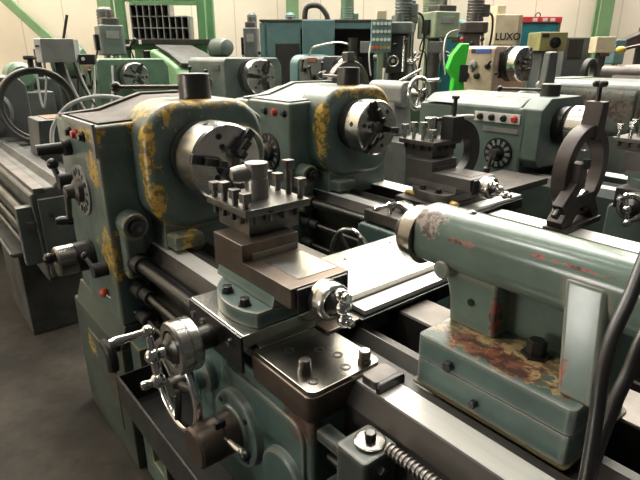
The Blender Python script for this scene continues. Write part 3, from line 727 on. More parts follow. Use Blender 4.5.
# follow rest bolted on the third lathe's saddle
def follow_rest():
    p = at(462, 175, 2.75)
    st = thing('follow_rest', 'black cast follow rest with vertical clamp bolt standing behind the second lathe tool post', 'follow rest', (p.x, p.y, 1.0))
    b = MB(k=.85); b.prism(rrect(-.08, .08, -.05, .05, .01), 'z', 0, .02)
    pts = []
    for i in range(18): t = math.radians(-95 + 190 * i / 17); pts.append((-.10 + .22 * math.cos(t), .20 + .20 * math.sin(t)))
    for i in range(17, -1, -1): t = math.radians(-95 + 190 * i / 17); pts.append((-.10 + .13 * math.cos(t), .20 + .12 * math.sin(t)))
    b.prism(pts, 'x', -.03, .03, .005)
    b.build('frame', 'iron', st)
    g = MB(k=.85).box(-.045, .045, -.19, -.09, .28, .42, .006); go = g.build('jaw_guide', 'iron', st)
    s = MB(k=.85).cyl((0, -.13, .42), (0, -.13, .52), .012); s.bolt((0, -.13, .515), (0, 0, 1), .022, .02, 8); s.build('jaw_screw', 'dark_steel', go)
    MB(k=.85).cyl((0, -.1, .12), (.0, -.03, .02), .014).build('brace', 'rest_iron', st)
follow_rest()

# ------------------------------------------------------------------ left lathe in the back row: only bed end, big ring and tray show
def left_lathe():
    r = thing('lathe', 'long grey lathe at the left edge of the photo with ribbed bed and chip tray', 'lathe', (-1.28, -.40, -FZ))
    pts = [(.0, .47), (-.02, .96), (.06, .99), (.10, .99), (.13, 1.03), (.16, .99), (.24, .99), (.27, .95), (.36, .95), (.36, .47)]
    bo = M().prism(pts, 'x', -3.2, -.01, .006, 1).build('bed', 'grey_dark', r)
    M().box(-3.2, -.01, .0, .055, .965, .993, .002).build('front_way', 'plate_dark', bo)
    M().box(-3.2, -.01, -.055, -.02, .78, .82, .004).build('rack', 'rest_iron', bo)
    M().box(-.012, .02, .01, .36, .50, .94, .006).build('end_plate', 'grey_dark', bo)
    for (y, z) in ((.06, .85), (.26, .85), (.06, .62), (.26, .62)): M().bolt((.02, y, z), (1, 0, 0), .014, .01).build('plate_bolt', 'iron', bo)
    for z, rr in ((.86, .022), (.74, .016), (.64, .014)): M().cyl((-3.2, -.05, z), (-.05, -.05, z), rr).build('feed_rod', 'dark_steel', r)
    M().box(-.09, -.03, -.09, -.0, .58, .90, .008).build('rod_bracket', 'grey', r)
    t = M().box(-2.6, -.50, -.09, .46, .48, .50, .003)
    t.tube([(-2.6, -.09, .50), (-.50, -.09, .50)], .012, 8); t.tube([(-.50, -.09, .50), (-.50, .46, .50)], .012, 8)
    t.build('chip_tray', 'grey', r)
    M().box(-1.3, -.62, -.05, .40, -.12, .47, .012).build('tail_pedestal', 'grey_dark', r)
    M().box(-3.2, -2.7, -.12, .40, -.12, .47, .012).build('head_pedestal', 'grey', r)
    # carriage casting behind the ring and its trough-like slide
    c = M().hexa([(-1.22, .24, .95), (-.94, .24, .95), (-.94, .42, .95), (-1.22, .42, .95)], [(-1.22, .26, 1.235), (-.90, .26, 1.235), (-.90, .60, 1.235), (-1.22, .60, 1.235)], .01)
    co = c.build('carriage_block', 'grey', r)
    M().box(-1.19, -.94, .32, .54, 1.228, 1.24).build('slide_slot', 'copper', co)
    cr = M().ring((-1.85, .47, 1.25), (1, 0, 0), .27, 0, 52, sq=(.05, .07)); cro = cr.build('ring_rest', 'grey_dark', r)
    M().ring((-1.805, .47, 1.25), (1, 0, 0), .285, .012, 52, 8).build('ring_lip', 'rest_iron', cro)
    M().box(-1.90, -1.80, .2, .6, .985, 1.01, .01).build('ring_foot', 'grey', cro)
    q = M().cyl((-1.85, .47, 1.52), (-1.85, .47, 1.60), .022); q.rev((-1.85, .47, 1.60), (0, 0, 1), [(0, .045), (.015, .05), (.03, .045), (.03, 0)], 20); q.build('ring_screw', 'iron', cro)
    h = M().prism([(-.2, .5), (-.2, 1.42), (-.12, 1.47), (.4, 1.47), (.46, 1.40), (.46, .5)], 'x', -3.2, -2.1, .02); h.rev((-2.1, .12, 1.2), (1, 0, 0), [(0, .2), (.06, .2), (.08, .17), (.08, 0)], 36)
    ho = h.build('headstock', 'grey', r)
    M().cyl((-2.6, -.21, 1.1), (-2.6, -.28, 1.1), .05).build('feed_dial', 'rest_iron', ho)
    l = M().cyl((-2.4, -.2, 1.45), (-2.62, -.22, 1.80), .016); l.build('gear_lever', 'black', ho)
left_lathe()

# thin pale cable looping round the first headstock's corner
solo(MB().tube([(.0, 0, 0), (-.01, .02, .10), (.02, .10, .20), (.08, .22, .235), (.14, .34, .21), (.18, .42, .14), (.2, .46, .06)], .010, 8), 'cable', 'wire', (-1.02, -.33, 1.225), 'thin pale grey cable looping round the left end of the foreground headstock', 'cable')

# ------------------------------------------------------------------ black hoses at the right
def hose(pts, label):
    P = [at(x, y, d) for x, y, d in pts]; o = P[0].copy()
    solo(MB().tube([p - o for p in P], .0098, 12), 'hose', 'rubber', o, label, 'hose', 'black hoses beside the tailstock')
hose([(668, 200, .80), (648, 250, .76), (630, 297, .73), (613, 335, .71), (602, 375, .70), (596, 420, .70), (588, 470, .70), (578, 530, .70)], 'black rubber hose hanging in front of the tailstock, the left one crossing its rear column')
hose([(690, 230, .78), (662, 300, .76), (641, 342, .74), (629, 372, .735), (615, 402, .73), (598, 448, .735), (575, 520, .74)], 'black rubber hose hanging at the right photo edge, the right one of the crossing pair')

# ------------------------------------------------------------------ background machines
def pos(x, d): p = at(x, 60, d); return (p.x, p.y)

# green lathe with a name plate
p = at(137, 78, 5.2)
r, ho = bg_lathe('lathe', 'mid green lathe with brown name plate and chuck, in front of the green rack', (p.x, p.y), 1.425, 'mid_green', .135, (-.32, .42), .75, .17, bx=1.7)
M().box(-.62, -.38, -.328, -.318, 1.46, 1.53, .003).build('name_plate', 'copper', ho)
# bright green machine behind
p = at(196, 80, 6.3)
r = thing('shear', 'bright light-green machine with curved housing and dark top below the rack of bins', 'machine', (p.x, p.y, -FZ))
M().prism([(-.75, .0), (.1, .0), (.1, 1.35), (.0, 1.50), (-.3, 1.60), (-.6, 1.68), (-.75, 1.70)], 'y', -.25, .35, .05, 4).build('housing', 'bright_green', r)
M().prism([(-.66, 1.71), (-.28, 1.62), (.05, 1.50), (.05, 1.54), (-.28, 1.66), (-.66, 1.75)], 'y', -.2, .3, .008).build('top_tray', 'iron', r)
k = M().cyl((.1, -.1, 1.35), (.22, -.12, 1.52), .02).build('hand_lever', 'dark_steel', r); M().sph((.22, -.12, 1.53), .035).build('ball_knob', 'red', k)
# grey lathe with levers
p = at(262, 76, 5.1)
r, ho = bg_lathe('lathe', 'grey-green lathe with black levers and large chuck, left of the teal cabinet machine', (p.x, p.y), 1.425, 'grey_green', .17, (-.32, .36), .95, .18, bx=.6)
M().box(-.42, -.26, -.33, -.32, 1.49, 1.54, .003).build('name_plate', 'grey', ho)
p = at(222, 47, 7.0)
mm = MB(k=.8).rev((-.22, 0, .15), (1, 0, 0), [(0, .11), (.02, .15), (.34, .15), (.4, .12), (.42, .06), (.42, 0)], 28)
solo(mm, 'electric_motor', 'grey_green', (p.x, p.y, 1.60), 'rounded grey-green electric motor resting on a bracket shelf behind the grey lathe', 'motor')
mb = MB().box(-.3, .3, -.2, .2, 1.68, 1.72, .01); mb.box(-.25, .25, .05, .15, 0, 1.68, .01)
solo(mb, 'bracket_shelf', 'grey_green', (p.x, p.y, -FZ), 'grey steel bracket shelf standing behind the grey lathe and carrying a motor', 'shelf')

# green rack with pigeonholes
p = at(168, 60, 7.6)
HR = math.atan2(F0.y, F0.x) - PI / 2           # things set square to the back wall
rk = thing('storage_rack', 'tall green steel rack holding a grey pigeonhole cabinet near the back wall', 'rack', (p.x, p.y, -FZ), rz=HR)
for x in (-.54, .58):
    b = MB().box(x - .055, x + .055, -.25, -.13, 0, 2.7, .008); b.build('upright', 'rack_green', rk)
    MB().box(x - .055, x + .055, .35, .47, 0, 2.7, .008).build('upright', 'rack_green', rk)
for z in (2.44, 1.81, .8):
    bm_ = MB(); bm_.box(-.49, .53, -.24, -.16, z, z + (.17 if z > 2 else .07), .006); bm_.box(-.49, .53, .38, .46, z, z + .07, .006); bm_.build('beam', 'rack_green', rk)
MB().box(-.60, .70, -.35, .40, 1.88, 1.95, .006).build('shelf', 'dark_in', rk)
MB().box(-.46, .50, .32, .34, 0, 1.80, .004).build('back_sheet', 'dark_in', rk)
pg = thing('pigeonhole_cabinet', 'grey metal pigeonhole cabinet with three rows of dark square bins on the green rack', 'cabinet', (p.x, p.y, 1.952 - FZ), rz=HR)
def holes(x0, n, z0, nz, cw=.088, chh=.148):
    b = MB(); x1 = x0 + n * cw; z1 = z0 + nz * chh
    for i in range(n + 1): b.box(x0 + i * cw - .007, x0 + i * cw + .007, -.22, .06, z0, z1)
    for i in range(nz + 1): b.box(x0 - .007, x1 + .007, -.221, .06, z0 + i * chh - .007, z0 + i * chh + .007)
    b.box(x0, x1, .055, .065, z0, z1)
    return b
holes(-.40, 9, .0, 2).build('lower_bins', 'pigeon', pg); holes(-.40, 6, .296, 1).build('upper_bins', 'pigeon', pg)
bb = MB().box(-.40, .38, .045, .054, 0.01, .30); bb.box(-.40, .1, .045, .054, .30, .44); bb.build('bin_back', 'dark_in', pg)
solo(MB().box(-.055, .055, -.006, .006, 0, .055, .002), 'card', 'white', V((p.x, p.y, 1.84)) + V((math.cos(HR), math.sin(HR), 0)) * -.27 + V((-math.sin(HR), math.cos(HR), 0)) * -.36 - V((0, 0, .075)), 'small white card fixed to the dark shelf edge of the green rack', 'card')

# bench grinder-like drill head in front of the rack
def drill_press(name, label, cat, p, top, mat, head=(.26, .34, .34), motor='grey', col=.07, rz=None, handles=True, table=1.0, group=None):
    """pillar machine: base, column, head, motor, quill, feed handle, table; top = height of the motor's top"""
    r = thing(name, label, cat, (p[0], p[1], -FZ), group, HR if rz is None else rz)
    w, d, hh = head; hz = top - .22 - hh
    MB().box(-.20, .20, -.42, .2, 0, .1, .02).build('base', mat, r)
    MB().cyl((0, 0, .1), (0, 0, hz + hh * .8), col, n=28).build('column', 'rest_iron', r)
    ho = MB().prism(rrect(-w / 2, w / 2, -d * .8, d * .45, .05), 'z', hz, hz + hh, .02, 3).build('head', mat, r)
    mo = MB().cyl((0, d * .25, hz + hh * .5), (0, d * .25, hz + hh + .2), w * .34, w * .34, 24, .01)
    for k in range(5): mo.ring((0, d * .25, hz + hh + .03 + .035 * k), (0, 0, 1), w * .35, .006, 24, 6)
    mo.rev((0, d * .25, hz + hh + .2), (0, 0, 1), [(0, w * .3), (.03, w * .2), (.03, 0)], 20); mo.build('motor', motor, ho)
    gd = MB().prism(rrect(-w * .36, w * .36, -d * .75, d * .02, .04), 'z', hz + hh, hz + hh + .08, .01); gd.cyl((0, -d * .5, hz + hh + .08), (0, -d * .5, hz + hh + .16), .035, n=16); gd.build('belt_guard', 'rest_iron', ho)
    q = MB().cyl((0, -d * .5, hz - .18), (0, -d * .5, hz), .045); q.cyl((0, -d * .5, hz - .30), (0, -d * .5, hz - .18), .028, n=18); q.cyl((0, -d * .5, hz - .36), (0, -d * .5, hz - .30), .012, n=12); q.build('quill', 'steel', ho)
    hx = MB().cyl((w / 2, -d * .45, hz + .1), (w / 2 + .08, -d * .45, hz + .1), .035)
    for i in range(3):
        t = i * 2 * PI / 3 + .5; e = V((w / 2 + .06, -d * .45, hz + .1)) + V((.05, .17 * math.cos(t), .17 * math.sin(t))); hx.cyl((w / 2 + .06, -d * .45, hz + .1), e, .011, n=10); hx.sph(e, .025)
    hx.build('feed_handle', 'dark_steel', ho)
    MB().box(-w / 2 - .05, -w / 2, -d * .5, -d * .1, hz + .06, hz + hh * .7, .01).build('switch', 'black', ho)
    MB().tube([(-w / 2 - .03, -d * .3, hz + .06), (-w / 2 - .06, -.05, hz - .15), (-col - .02, 0, hz - .3), (-col - .01, .03, .6)], .011, 8).build('cable', 'rubber', ho)
    t = MB().box(-.19, .19, -.42, -.08, table, table + .06, .012); t.cyl((0, 0, table - .08), (0, 0, table + .08), col + .05, n=24); t.box(-.06, .06, -.3, .0, table - .08, table, .01)
    t.build('table', 'iron', r)
    MB().box(-w * .25, w * .25, -d * .8 - .006, -d * .8 + .002, hz + hh * .55, hz + hh * .8, .003).build('scale_plate', 'grey_light', ho)
    return r
drill_press('drill_press', 'grey-green drill press with slanted belt head in front of the green rack', 'drill press', pos(112, 6.85), 2.32, 'grey_green', (.30, .40, .36), 'grey', .07, HR + .5)
drill_press('drill_press', 'slender dark grey drill head with motor against the cream wall, left of the teal cabinet', 'drill press', pos(253, 8.4), 2.36, 'grey', (.22, .32, .46), 'grey_green', .06)
drill_press('drill_press', 'dark grey drill press rising behind the teal cabinet frame beside the green post', 'drill press', pos(291, 8.4), 2.36, 'grey', (.24, .3, .34), 'panel_teal', .06)
drill_press('drill_press', 'light green drill press with square head, left of the turquoise machine', 'drill press', pos(433, 7.9), 2.55, 'pale_green', (.42, .42, .36), 'pale_green', .10, HR + .35)

def turret_mill(name, label, p, top, mat, rz=.0, head='rest_iron', seed=1):
    r = thing(name, label, 'milling machine', (p[0], p[1], -FZ), None, HR + rz); rn = random.Random(seed)
    MB().prism(rrect(-.26, .26, -.42, .3, .05), 'z', 0, .18, .02).build('base', mat, r)
    MB().hexa([(-.2, -.1, .18), (.2, -.1, .18), (.2, .28, .18), (-.2, .28, .18)], [(-.14, -.08, 1.5), (.14, -.08, 1.5), (.14, .24, 1.5), (-.14, .24, 1.5)], .03).build('column', mat, r)
    MB().box(-.13, .13, -.38, -.1, .75, 1.0, .02).build('knee', mat, r)
    t = MB().box(-.36, .36, -.42, -.2, 1.05, 1.13, .008); t.box(-.2, .2, -.40, -.12, 1.0, 1.05); to = t.build('table', 'rest_iron', r)
    v = MB().box(-.12, .12, -.40, -.24, 1.13, 1.26, .01); v.box(-.15, -.12, -.38, -.26, 1.13, 1.22); v.cyl((.12, -.32, 1.19), (.2, -.32, 1.19), .02); v.build('vice', 'dark_steel', to)
    for s in (-1, 1):
        w = MB().ring((s * .40, -.31, 1.09), (1, 0, 0), .08, .012, 24, 8); w.cyl((s * .36, -.31, 1.09), (s * .42, -.31, 1.09), .03); w.cyl((s * .40, -.31, 1.01), (s * .40, -.31, 1.17), .01); w.build('table_handle', 'steel', to)
    MB().prism(rrect(-.13, .13, -.36, .3, .03), 'z', 1.5, 1.70, .015).build('ram', mat, r)
    h0 = 1.46; h1 = top - .62
    hd = MB().prism(rrect(-.13, .13, -.58, -.34, .05), 'z', h0 + .08, h1, .015, 3); hd.cyl((0, -.46, h0 - .08), (0, -.46, h0 + .08), .07, n=24); hd.cyl((0, -.46, h0 - .20), (0, -.46, h0 - .08), .045, n=20); hd.cyl((0, -.46, h0 - .28), (0, -.46, h0 - .2), .014, n=12)
    ho = hd.build('head', head, r)
    pb = MB().prism(rrect(-.17, .17, -.62, -.22, .08), 'z', h1, h1 + .13, .02, 3); pb.cyl((0, -.48, h1 + .13), (0, -.48, h1 + .22), .05, n=18); pb.build('pulley_housing', mat, ho)
    mo = MB().cyl((.02, -.28, h1 + .10), (.02, -.28, top - .08), .10, .10, 24, .01)
    for k in range(8): mo.ring((.02, -.28, h1 + .17 + .035 * k), (0, 0, 1), .102, .007, 24, 6)
    mo.rev((.02, -.28, top - .08), (0, 0, 1), [(0, .105), (.05, .10), (.08, .05), (.08, 0)], 24); mo.box(.1, .19, -.33, -.22, h1 + .2, h1 + .34, .01); mo.build('motor', mat, ho)
    k = MB().cyl((.12, -.46, h0 + .2), (.2, -.46, h0 + .2), .035)
    for i in range(3):
        a = i * 2 * PI / 3 + .3; e = V((.22, -.46 + .15 * math.cos(a), h0 + .2 + .15 * math.sin(a))); k.cyl((.18, -.46, h0 + .2), e, .01, n=8); k.sph(e, .022)
    k.build('quill_handle', 'steel', ho)
    w = MB().ring((-.02, -.63, h0 + .22), (0, 1, 0), .06, .010, 20, 8); w.cyl((-.02, -.57, h0 + .22), (-.02, -.65, h0 + .22), .025); w.build('feed_wheel', 'steel', ho)
    MB().cyl((.09, -.585, h0 + .1), (.09, -.585, h1 - .03), .016, n=12).build('depth_rod', 'chrome', ho)
    pf = MB().box(-.24, -.13, -.54, -.38, h0 + .14, h0 + .36, .012); pf.cyl((-.24, -.46, h0 + .25), (-.29, -.46, h0 + .25), .04, n=18); pf.build('power_feed_box', 'grey_light' if seed % 2 else mat, ho)
    for i in range(3):
        M_ = MB().rev((-.13 + .12 * i, -.585, h1 - .07 - .05 * (i % 2)), (0, -1, 0), [(0, .026), (.02, .024), (.03, .012), (.05, .012), (.05, 0)], 14); M_.build('selector_knob', 'black' if i else 'red', ho)
    MB().tube([(.13, -.3, h1 + .25), (.24, -.2, h1 + .2), (.26, -.05, h1 - .1), (.2, .1, 1.6), (.17, .2, 1.2)], .014, 8).build('cable', 'rubber', ho)
    MB().tube([(-.15, -.3, h1 + .05), (-.3, -.38, h1), (-.34, -.5, h1 - .2), (-.3, -.56, h0 + .05)], .009, 8).build('oil_hose', 'wire', ho)
    dr = MB().cyl((-.13, .1, 1.7), (-.38, -.1, 1.82), .018, n=10); dro = dr.build('readout_arm', 'grey_light', r)
    MB().obox((-.42, -.16, 1.84), (1, -.3, 0), (0, 0, 1), (.22, .08, .14), .008).build('readout', 'cream' if seed % 2 else 'grey', dro)
    return r
turret_mill('milling_machine', 'green-topped grey turret milling machine rising behind the teal cabinet machine', pos(341, 8.45), 2.62, 'mid_green', .2, 'rest_iron', 1)
turret_mill('milling_machine', 'dark turret milling machine just right of the console of push buttons', pos(403, 6.7), 2.60, 'grey_green', -.3, 'iron', 2)
turret_mill('milling_machine', 'dark turret milling machine half hidden behind the console of push buttons', pos(396, 8.45), 2.8, 'grey', .1, 'iron', 3)
turret_mill('milling_machine', 'grey-beige milling machine left of the cream lettered cabinet, over the beige lathe', pos(468, 7.0), 2.62, 'rest_iron', -.2, 'rest_iron', 4)

# control panel with rows of push buttons
p = at(381, 36, 6.0)
cp = thing('button_console', 'pale green console on a stand with rows of cream push buttons', 'control console', (p.x, p.y, -FZ), rz=HR)
MB().box(-.03, .03, -.03, .03, 0, 1.8, .005).build('stand', 'pale_green', cp)
co = MB().box(-.115, .115, -.05, .06, 1.78, 2.13, .008).build('housing', 'panel_teal', cp)
MB().box(-.06, .05, -.05, .05, 2.13, 2.22, .006).build('top_box', 'cream', co)
for i in range(4):
    for j in range(5): MB().rev((-.088 + .044 * j, -.05, 1.83 + .085 * i), (0, -1, 0), [(0, .019), (.014, .018), (.014, 0)], 12).build('push_button', 'white' if i else ('orange' if j < 2 else 'brass'), co)

# teal cabinet machine
p = at(317, 60, 7.3)
tm = thing('cabinet_machine', 'teal open-fronted cabinet machine with flat door panel behind the small grey lathe', 'machine', (p.x, p.y, -FZ), rz=HR)
fr = MB(k=1.06)
for x in (-.66, .78): fr.box(x - .05, x + .05, -.35, -.28, 0, 2.02, .01)
fr.box(-.66, .78, -.35, -.28, 1.95, 2.03, .01); fr.box(-.71, .83, .05, .10, 0, 2.0); fr.box(-.71, -.66, -.3, .06, 0, 2.0); fr.box(.79, .83, -.3, .06, 0, 2.0)
fr.build('frame', 'panel_teal', tm)
MB(k=1.06).box(-.66, -.20, -.35, -.29, .0, 1.96, .01).build('side_panel', 'panel_teal', tm)
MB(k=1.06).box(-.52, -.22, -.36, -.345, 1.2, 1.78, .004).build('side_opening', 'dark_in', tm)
MB(k=1.06).box(-.18, .22, -.43, -.36, 1.6, 2.05, .012).build('door', 'panel_teal', tm)
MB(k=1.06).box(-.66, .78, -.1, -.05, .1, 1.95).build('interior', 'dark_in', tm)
e = MB(k=1.06).cyl((-.28, -.2, 1.3), (-.28, -.2, 1.55), .03).build('tool_bottle', 'cream', tm)
i_ = MB(k=1.06).cyl((.45, -.22, 1.2), (.45, -.22, 1.85), .10); i_.box(.32, .58, -.26, -.12, 1.4, 1.62, .02); i_.cyl((.36, -.25, 1.3), (.36, -.25, 1.72), .02); i_.build('spindle_unit', 'dark_steel', tm)
MB(k=1.06).box(-.71, .83, -.36, .10, 2.03, 2.06, .006).build('roof', 'rest_iron', tm)
MB(k=1.06).tube([(-.16, .0, 2.06), (-.13, .0, 2.22), (.02, .0, 2.24), (.12, .0, 2.14), (.14, .0, 2.06)], .035, 10).build('duct', 'iron', tm)

# small grey lathe in front of it
p = at(350, 70, 5.9)
r, ho = bg_lathe('lathe', 'small grey lathe with copper name plate in front of the teal cabinet machine', (p.x, p.y), 1.487, 'grey', .115, (-.26, .3), .62, .13, bx=1.0, carriage_at=None)
M().box(-.45, -.28, -.268, -.258, 1.55, 1.6, .003).build('name_plate', 'copper', ho)
M().prism(rrect(-.27, .28, .65, 1.63, .12), 'x', -.80, -.63, .02).build('end_cover', 'panel_teal', ho)
M().tube([(-.5, -.2, 1.60), (-.42, -.22, 1.70), (-.2, -.22, 1.74), (.0, -.18, 1.76), (.12, -.15, 1.74)], .012, 8).build('coolant_pipe', 'steel', ho)

# grey tailstock with handwheel and the ring of a center rest (one lathe behind the second one)
p = at(395, 95, 4.6)
gl = thing('lathe', 'pale grey lathe behind the second chuck showing its tailstock, spoked handwheel and ring rest', 'lathe', (p.x, p.y, -FZ))
M().prism([(-.2, .4), (-.2, .93), (-.1, .96), (.2, .96), (.28, .93), (.28, .4)], 'x', -.95, .34, .005).build('bed', 'grey', gl)
M().box(-.0, .3, -.2, .28, -.12, .4, .01).build('tail_pedestal', 'grey', gl); M().box(-.9, -.5, -.2, .28, -.12, .4, .01).build('head_pedestal', 'grey', gl)
t = M().prism(rrect(-.1, .12, 1.20, 1.42, .07, 5), 'x', -.25, .16, .015, 3); t.prism([(-.2, .96), (.12, .96), (.08, 1.25), (-.15, 1.25)], 'y', -.1, .12, .02); to = t.build('tailstock', 'grey_light', gl)
w = M().ring((.27, .0, 1.33), (1, 0, 0), .125, .02, 36, 10); w.cyl((.16, 0, 1.33), (.29, 0, 1.33), .035); wo = w.build('handwheel', 'steel', to)
for i in range(3):
    a = .3 + i * 2 * PI / 3; M().cyl((.28, 0, 1.33), (.27, .12 * math.cos(a), 1.33 + .12 * math.sin(a)), .014, n=10).build('spoke', 'steel', wo)
k = M().cyl((.27, .08, 1.43), (.42, .08, 1.44), .014, .018, 12).build('wheel_handle', 'steel', wo)
M().cyl((.05, .0, 1.42), (.2, .1, 1.52), .012).build('clamp_lever', 'steel', to)
rr = M().ring((-.62, .0, 1.33), (1, 0, 0), .22, 0, 44, sq=(.07, .08)); rr.box(-.66, -.58, -.22, .22, .96, 1.12, .02); rr.prism(rrect(-.05, .05, 1.56, 1.66, .015), 'x', -.66, -.58, .006); rr.build('ring_rest', 'rest_iron', gl)

# turquoise machine and the vivid green casting
p = at(453, 42, 8.3)
tq = thing('turquoise_machine', 'turquoise machine housing with rounded shoulders behind the vivid green casting', 'machine', (p.x, p.y, -FZ), rz=HR)
MB(k=1.1).prism([(-.22, 0), (.24, 0), (.24, 1.95), (.16, 2.04), (-.05, 2.04), (-.22, 1.8)], 'y', -.25, .3, .03, 3).build('housing', 'turq', tq)
MB(k=1.1).box(-.08, .2, -.256, -.245, 1.76, 1.81, .003).build('label_strip', 'copper', tq)
MB(k=1.1).box(-.02, .2, -.256, -.245, 1.3, 1.55, .003).build('vent', 'dark_in', tq)
p = at(456, 70, 5.15)
lg = MB(); pts = [(x_, z_ * 1.08) for x_, z_ in [(-.06, 0), (.10, 0), (.10, 1.2), (.07, 1.45), (.10, 1.72), (.02, 1.72), (-.06, 1.62), (-.10, 1.50), (-.03, 1.42), (-.04, 1.3)]]
lg.prism(pts, 'y', -.06, .08, .015, 3)
lgt = thing('casting', 'vivid bright green curved machine guard beside the beige lathe', 'machine guard', (p.x, p.y, -FZ), rz=HR)
lg.build('guard_body', 'lime', lgt); MB().box(.02, .10, -.075, -.062, 1.5, 1.66, .004).build('slot_cover', 'dark_in', lgt); MB().cyl((.0, -.06, 1.25), (.0, -.09, 1.25), .03).build('knob', 'black', lgt)

# beige lathe
p = at(524, 63, 5.4)
r, ho = bg_lathe('lathe', 'beige lathe with blue badge and round black knobs, in front of the cream lettered cabinet', (p.x, p.y), 1.54, 'beige', .175, (-.28, .42), .66, .18, extra=False, bx=.6)
bd = M().box(-.40, -.22, -.288, -.278, 1.65, 1.69, .002).build('badge', 'blue', ho)
M().box(-.46, -.40, -.288, -.278, 1.65, 1.69, .002).build('badge_end', 'iron', ho)
for (x, z, rr) in ((-.42, 1.53, .05), (-.24, 1.52, .03), (-.49, 1.42, .033), (-.36, 1.42, .033), (-.12, 1.45, .02)):
    kk = M().rev((x, -.28, z), (0, -1, 0), [(0, rr), (.03, rr * .9), (.04, rr * .5), (.04, 0)], 24); 
    kk.build('selector_knob', 'black' if rr < .04 else 'grey_light', ho)
M().cyl((-.42, -.32, 1.53), (-.39, -.33, 1.46), .012).build('selector_handle', 'dark_steel', ho)
M().cyl((-.24, -.31, 1.52), (-.17, -.33, 1.58), .012).build('gear_lever', 'dark_steel', ho)
M().box(-.175, -.165, -.2, .35, 1.4, 1.66, .004).build('dark_joint', 'iron', ho)

# cream cabinet with lettering
p = at(503, 28, 7.7)
cc = thing('control_cabinet', 'cream control cabinet with dark lettering behind the beige lathe', 'control cabinet', (p.x, p.y, -FZ), rz=HR)
MB(k=1.08).box(-.17, .14, -.2, .2, 1.74, 2.12, .012).build('housing', 'cream', cc)
MB(k=1.08).box(.14, .20, -.18, .2, 1.74, 2.12, .012).build('side_cover', 'beige', cc)
MB(k=1.08).box(-.15, -.03, -.15, .15, 2.12, 2.24, .012).build('top_box', 'cream', cc); MB(k=1.08).box(-.12, .12, -.12, .12, 0, 1.74, .01).build('stand', 'grey', cc)
def letters(txt, size, parent, loc, mat):
    cu = bpy.data.curves.new('lettering', 'FONT'); cu.body = txt; cu.size = size; cu.extrude = .002; cu.offset = size * .02
    o = bpy.data.objects.new('t', cu); COL.objects.link(o); bpy.context.view_layer.update()
    me = bpy.data.meshes.new_from_object(o.evaluated_get(bpy.context.evaluated_depsgraph_get()))
    bpy.data.objects.remove(o)
    for v in me.vertices: v.co = V((v.co.x + loc[0] * S, -v.co.z + loc[1] * S, v.co.y + loc[2] * S))
    me.materials.clear(); me.materials.append(MT[mat]); n = bpy.data.objects.new('lettering', me); COL.objects.link(n); n.parent = parent
letters('LUXO', .115, cc, (-.172, -.219, 1.95), 'iron')

# turquoise curtained booth with red band
p = at(533, 35, 8.2)
bo_ = thing('booth', 'blue-green booth with a red and white band along its top near the back wall', 'booth', (p.x, p.y, -FZ), rz=HR)
MB(k=1.03).box(-.27, .25, -.25, .4, 0, 2.14, .01).build('housing', 'turq', bo_)
b = MB(k=1.03).box(-.30, .30, -.27, .42, 2.14, 2.22, .006).build('top_band', 'banner', bo_)
for x in (-.1, .05, .16): MB(k=1.03).box(x - .035, x + .035, -.274, -.268, 2.155, 2.20, .002).build('white_mark', 'white', b)
MB(k=1.03).box(.25, .30, -.25, .4, 0, 2.14, .008).build('corner_post', 'mid_green', bo_)
MB(k=1.03).ring((.0, -.1, 2.25), (0, 1, 0), .035, .008, 20, 6).build('lifting_eye', 'iron', bo_)

# olive gearbox with black dial on a lathe row behind
p = at(548, 44, 6.2)
ob = thing('gearbox', 'olive gearbox with a round black dial on a dark stand behind the beige lathe chuck', 'gearbox', (p.x, p.y, -FZ), rz=HR)
MB().box(-.16, .16, -.15, .25, 1.79, 2.0, .012).build('housing', 'olive', ob); MB().box(-.10, .10, -.1, .2, 0, 1.79, .02).build('stand', 'grey', ob)
MB().rev((.02, -.15, 1.885), (0, -1, 0), [(0, .065), (.02, .06), (.025, .03), (.05, .028), (.05, 0)], 28).build('dial', 'black', ob)
MB().box(-.14, -.06, -.156, -.148, 1.94, 1.98, .002).build('plate', 'iron', ob)

# grey-blue gear-lever tower in front of the olive box
p = at(542, 88, 4.0)
gt = thing('tool_tower', 'blue-grey upright casting with a pale hoop handle behind the third headstock', 'machine casting', (p.x, p.y, -FZ), rz=HR)
MB().hexa([(-.1, -.1, 0), (.1, -.1, 0), (.1, .1, 0), (-.1, .1, 0)], [(.0, -.05, 1.78), (.07, -.05, 1.78), (.07, .06, 1.78), (.0, .06, 1.78)], .02).build('body', 'grey', gt)
MB().tube([(-.28, -.1, 1.36), (-.26, -.1, 1.44), (-.16, -.1, 1.49), (-.06, -.1, 1.46), (-.03, -.08, 1.40)], .02, 10).build('hoop_handle', 'wire', gt)
MB().box(-.3, -.02, -.12, .1, 1.2, 1.37, .02).build('side_box', 'grey', gt)

# cream box and clutter row at the right
p = at(602, 47, 6.9)
cb = thing('electrical_box', 'square cream electrical box on a stand below the green post', 'electrical box', (p.x, p.y, -FZ), rz=HR)
MB().box(-.13, .12, -.1, .1, 1.77, 1.97, .01).build('housing', 'cream', cb); MB().box(-.05, .05, -.05, .05, 0, 1.77, .01).build('stand', 'grey', cb); MB().box(-.06, .06, -.115, -.1, 1.73, 1.77, .003).build('handle', 'copper', cb)
p = at(574, 41, 7.2)
wb = thing('wall_cabinet', 'dark-fronted grey cabinet between the olive gearbox and the cream box', 'cabinet', (p.x, p.y, -FZ), rz=HR)
MB().box(-.17, .2, -.12, .2, 0, 1.97, .01).build('housing', 'grey', wb); MB().box(-.12, .08, -.128, -.118, 1.7, 1.95, .004).build('door', 'dark_in', wb)
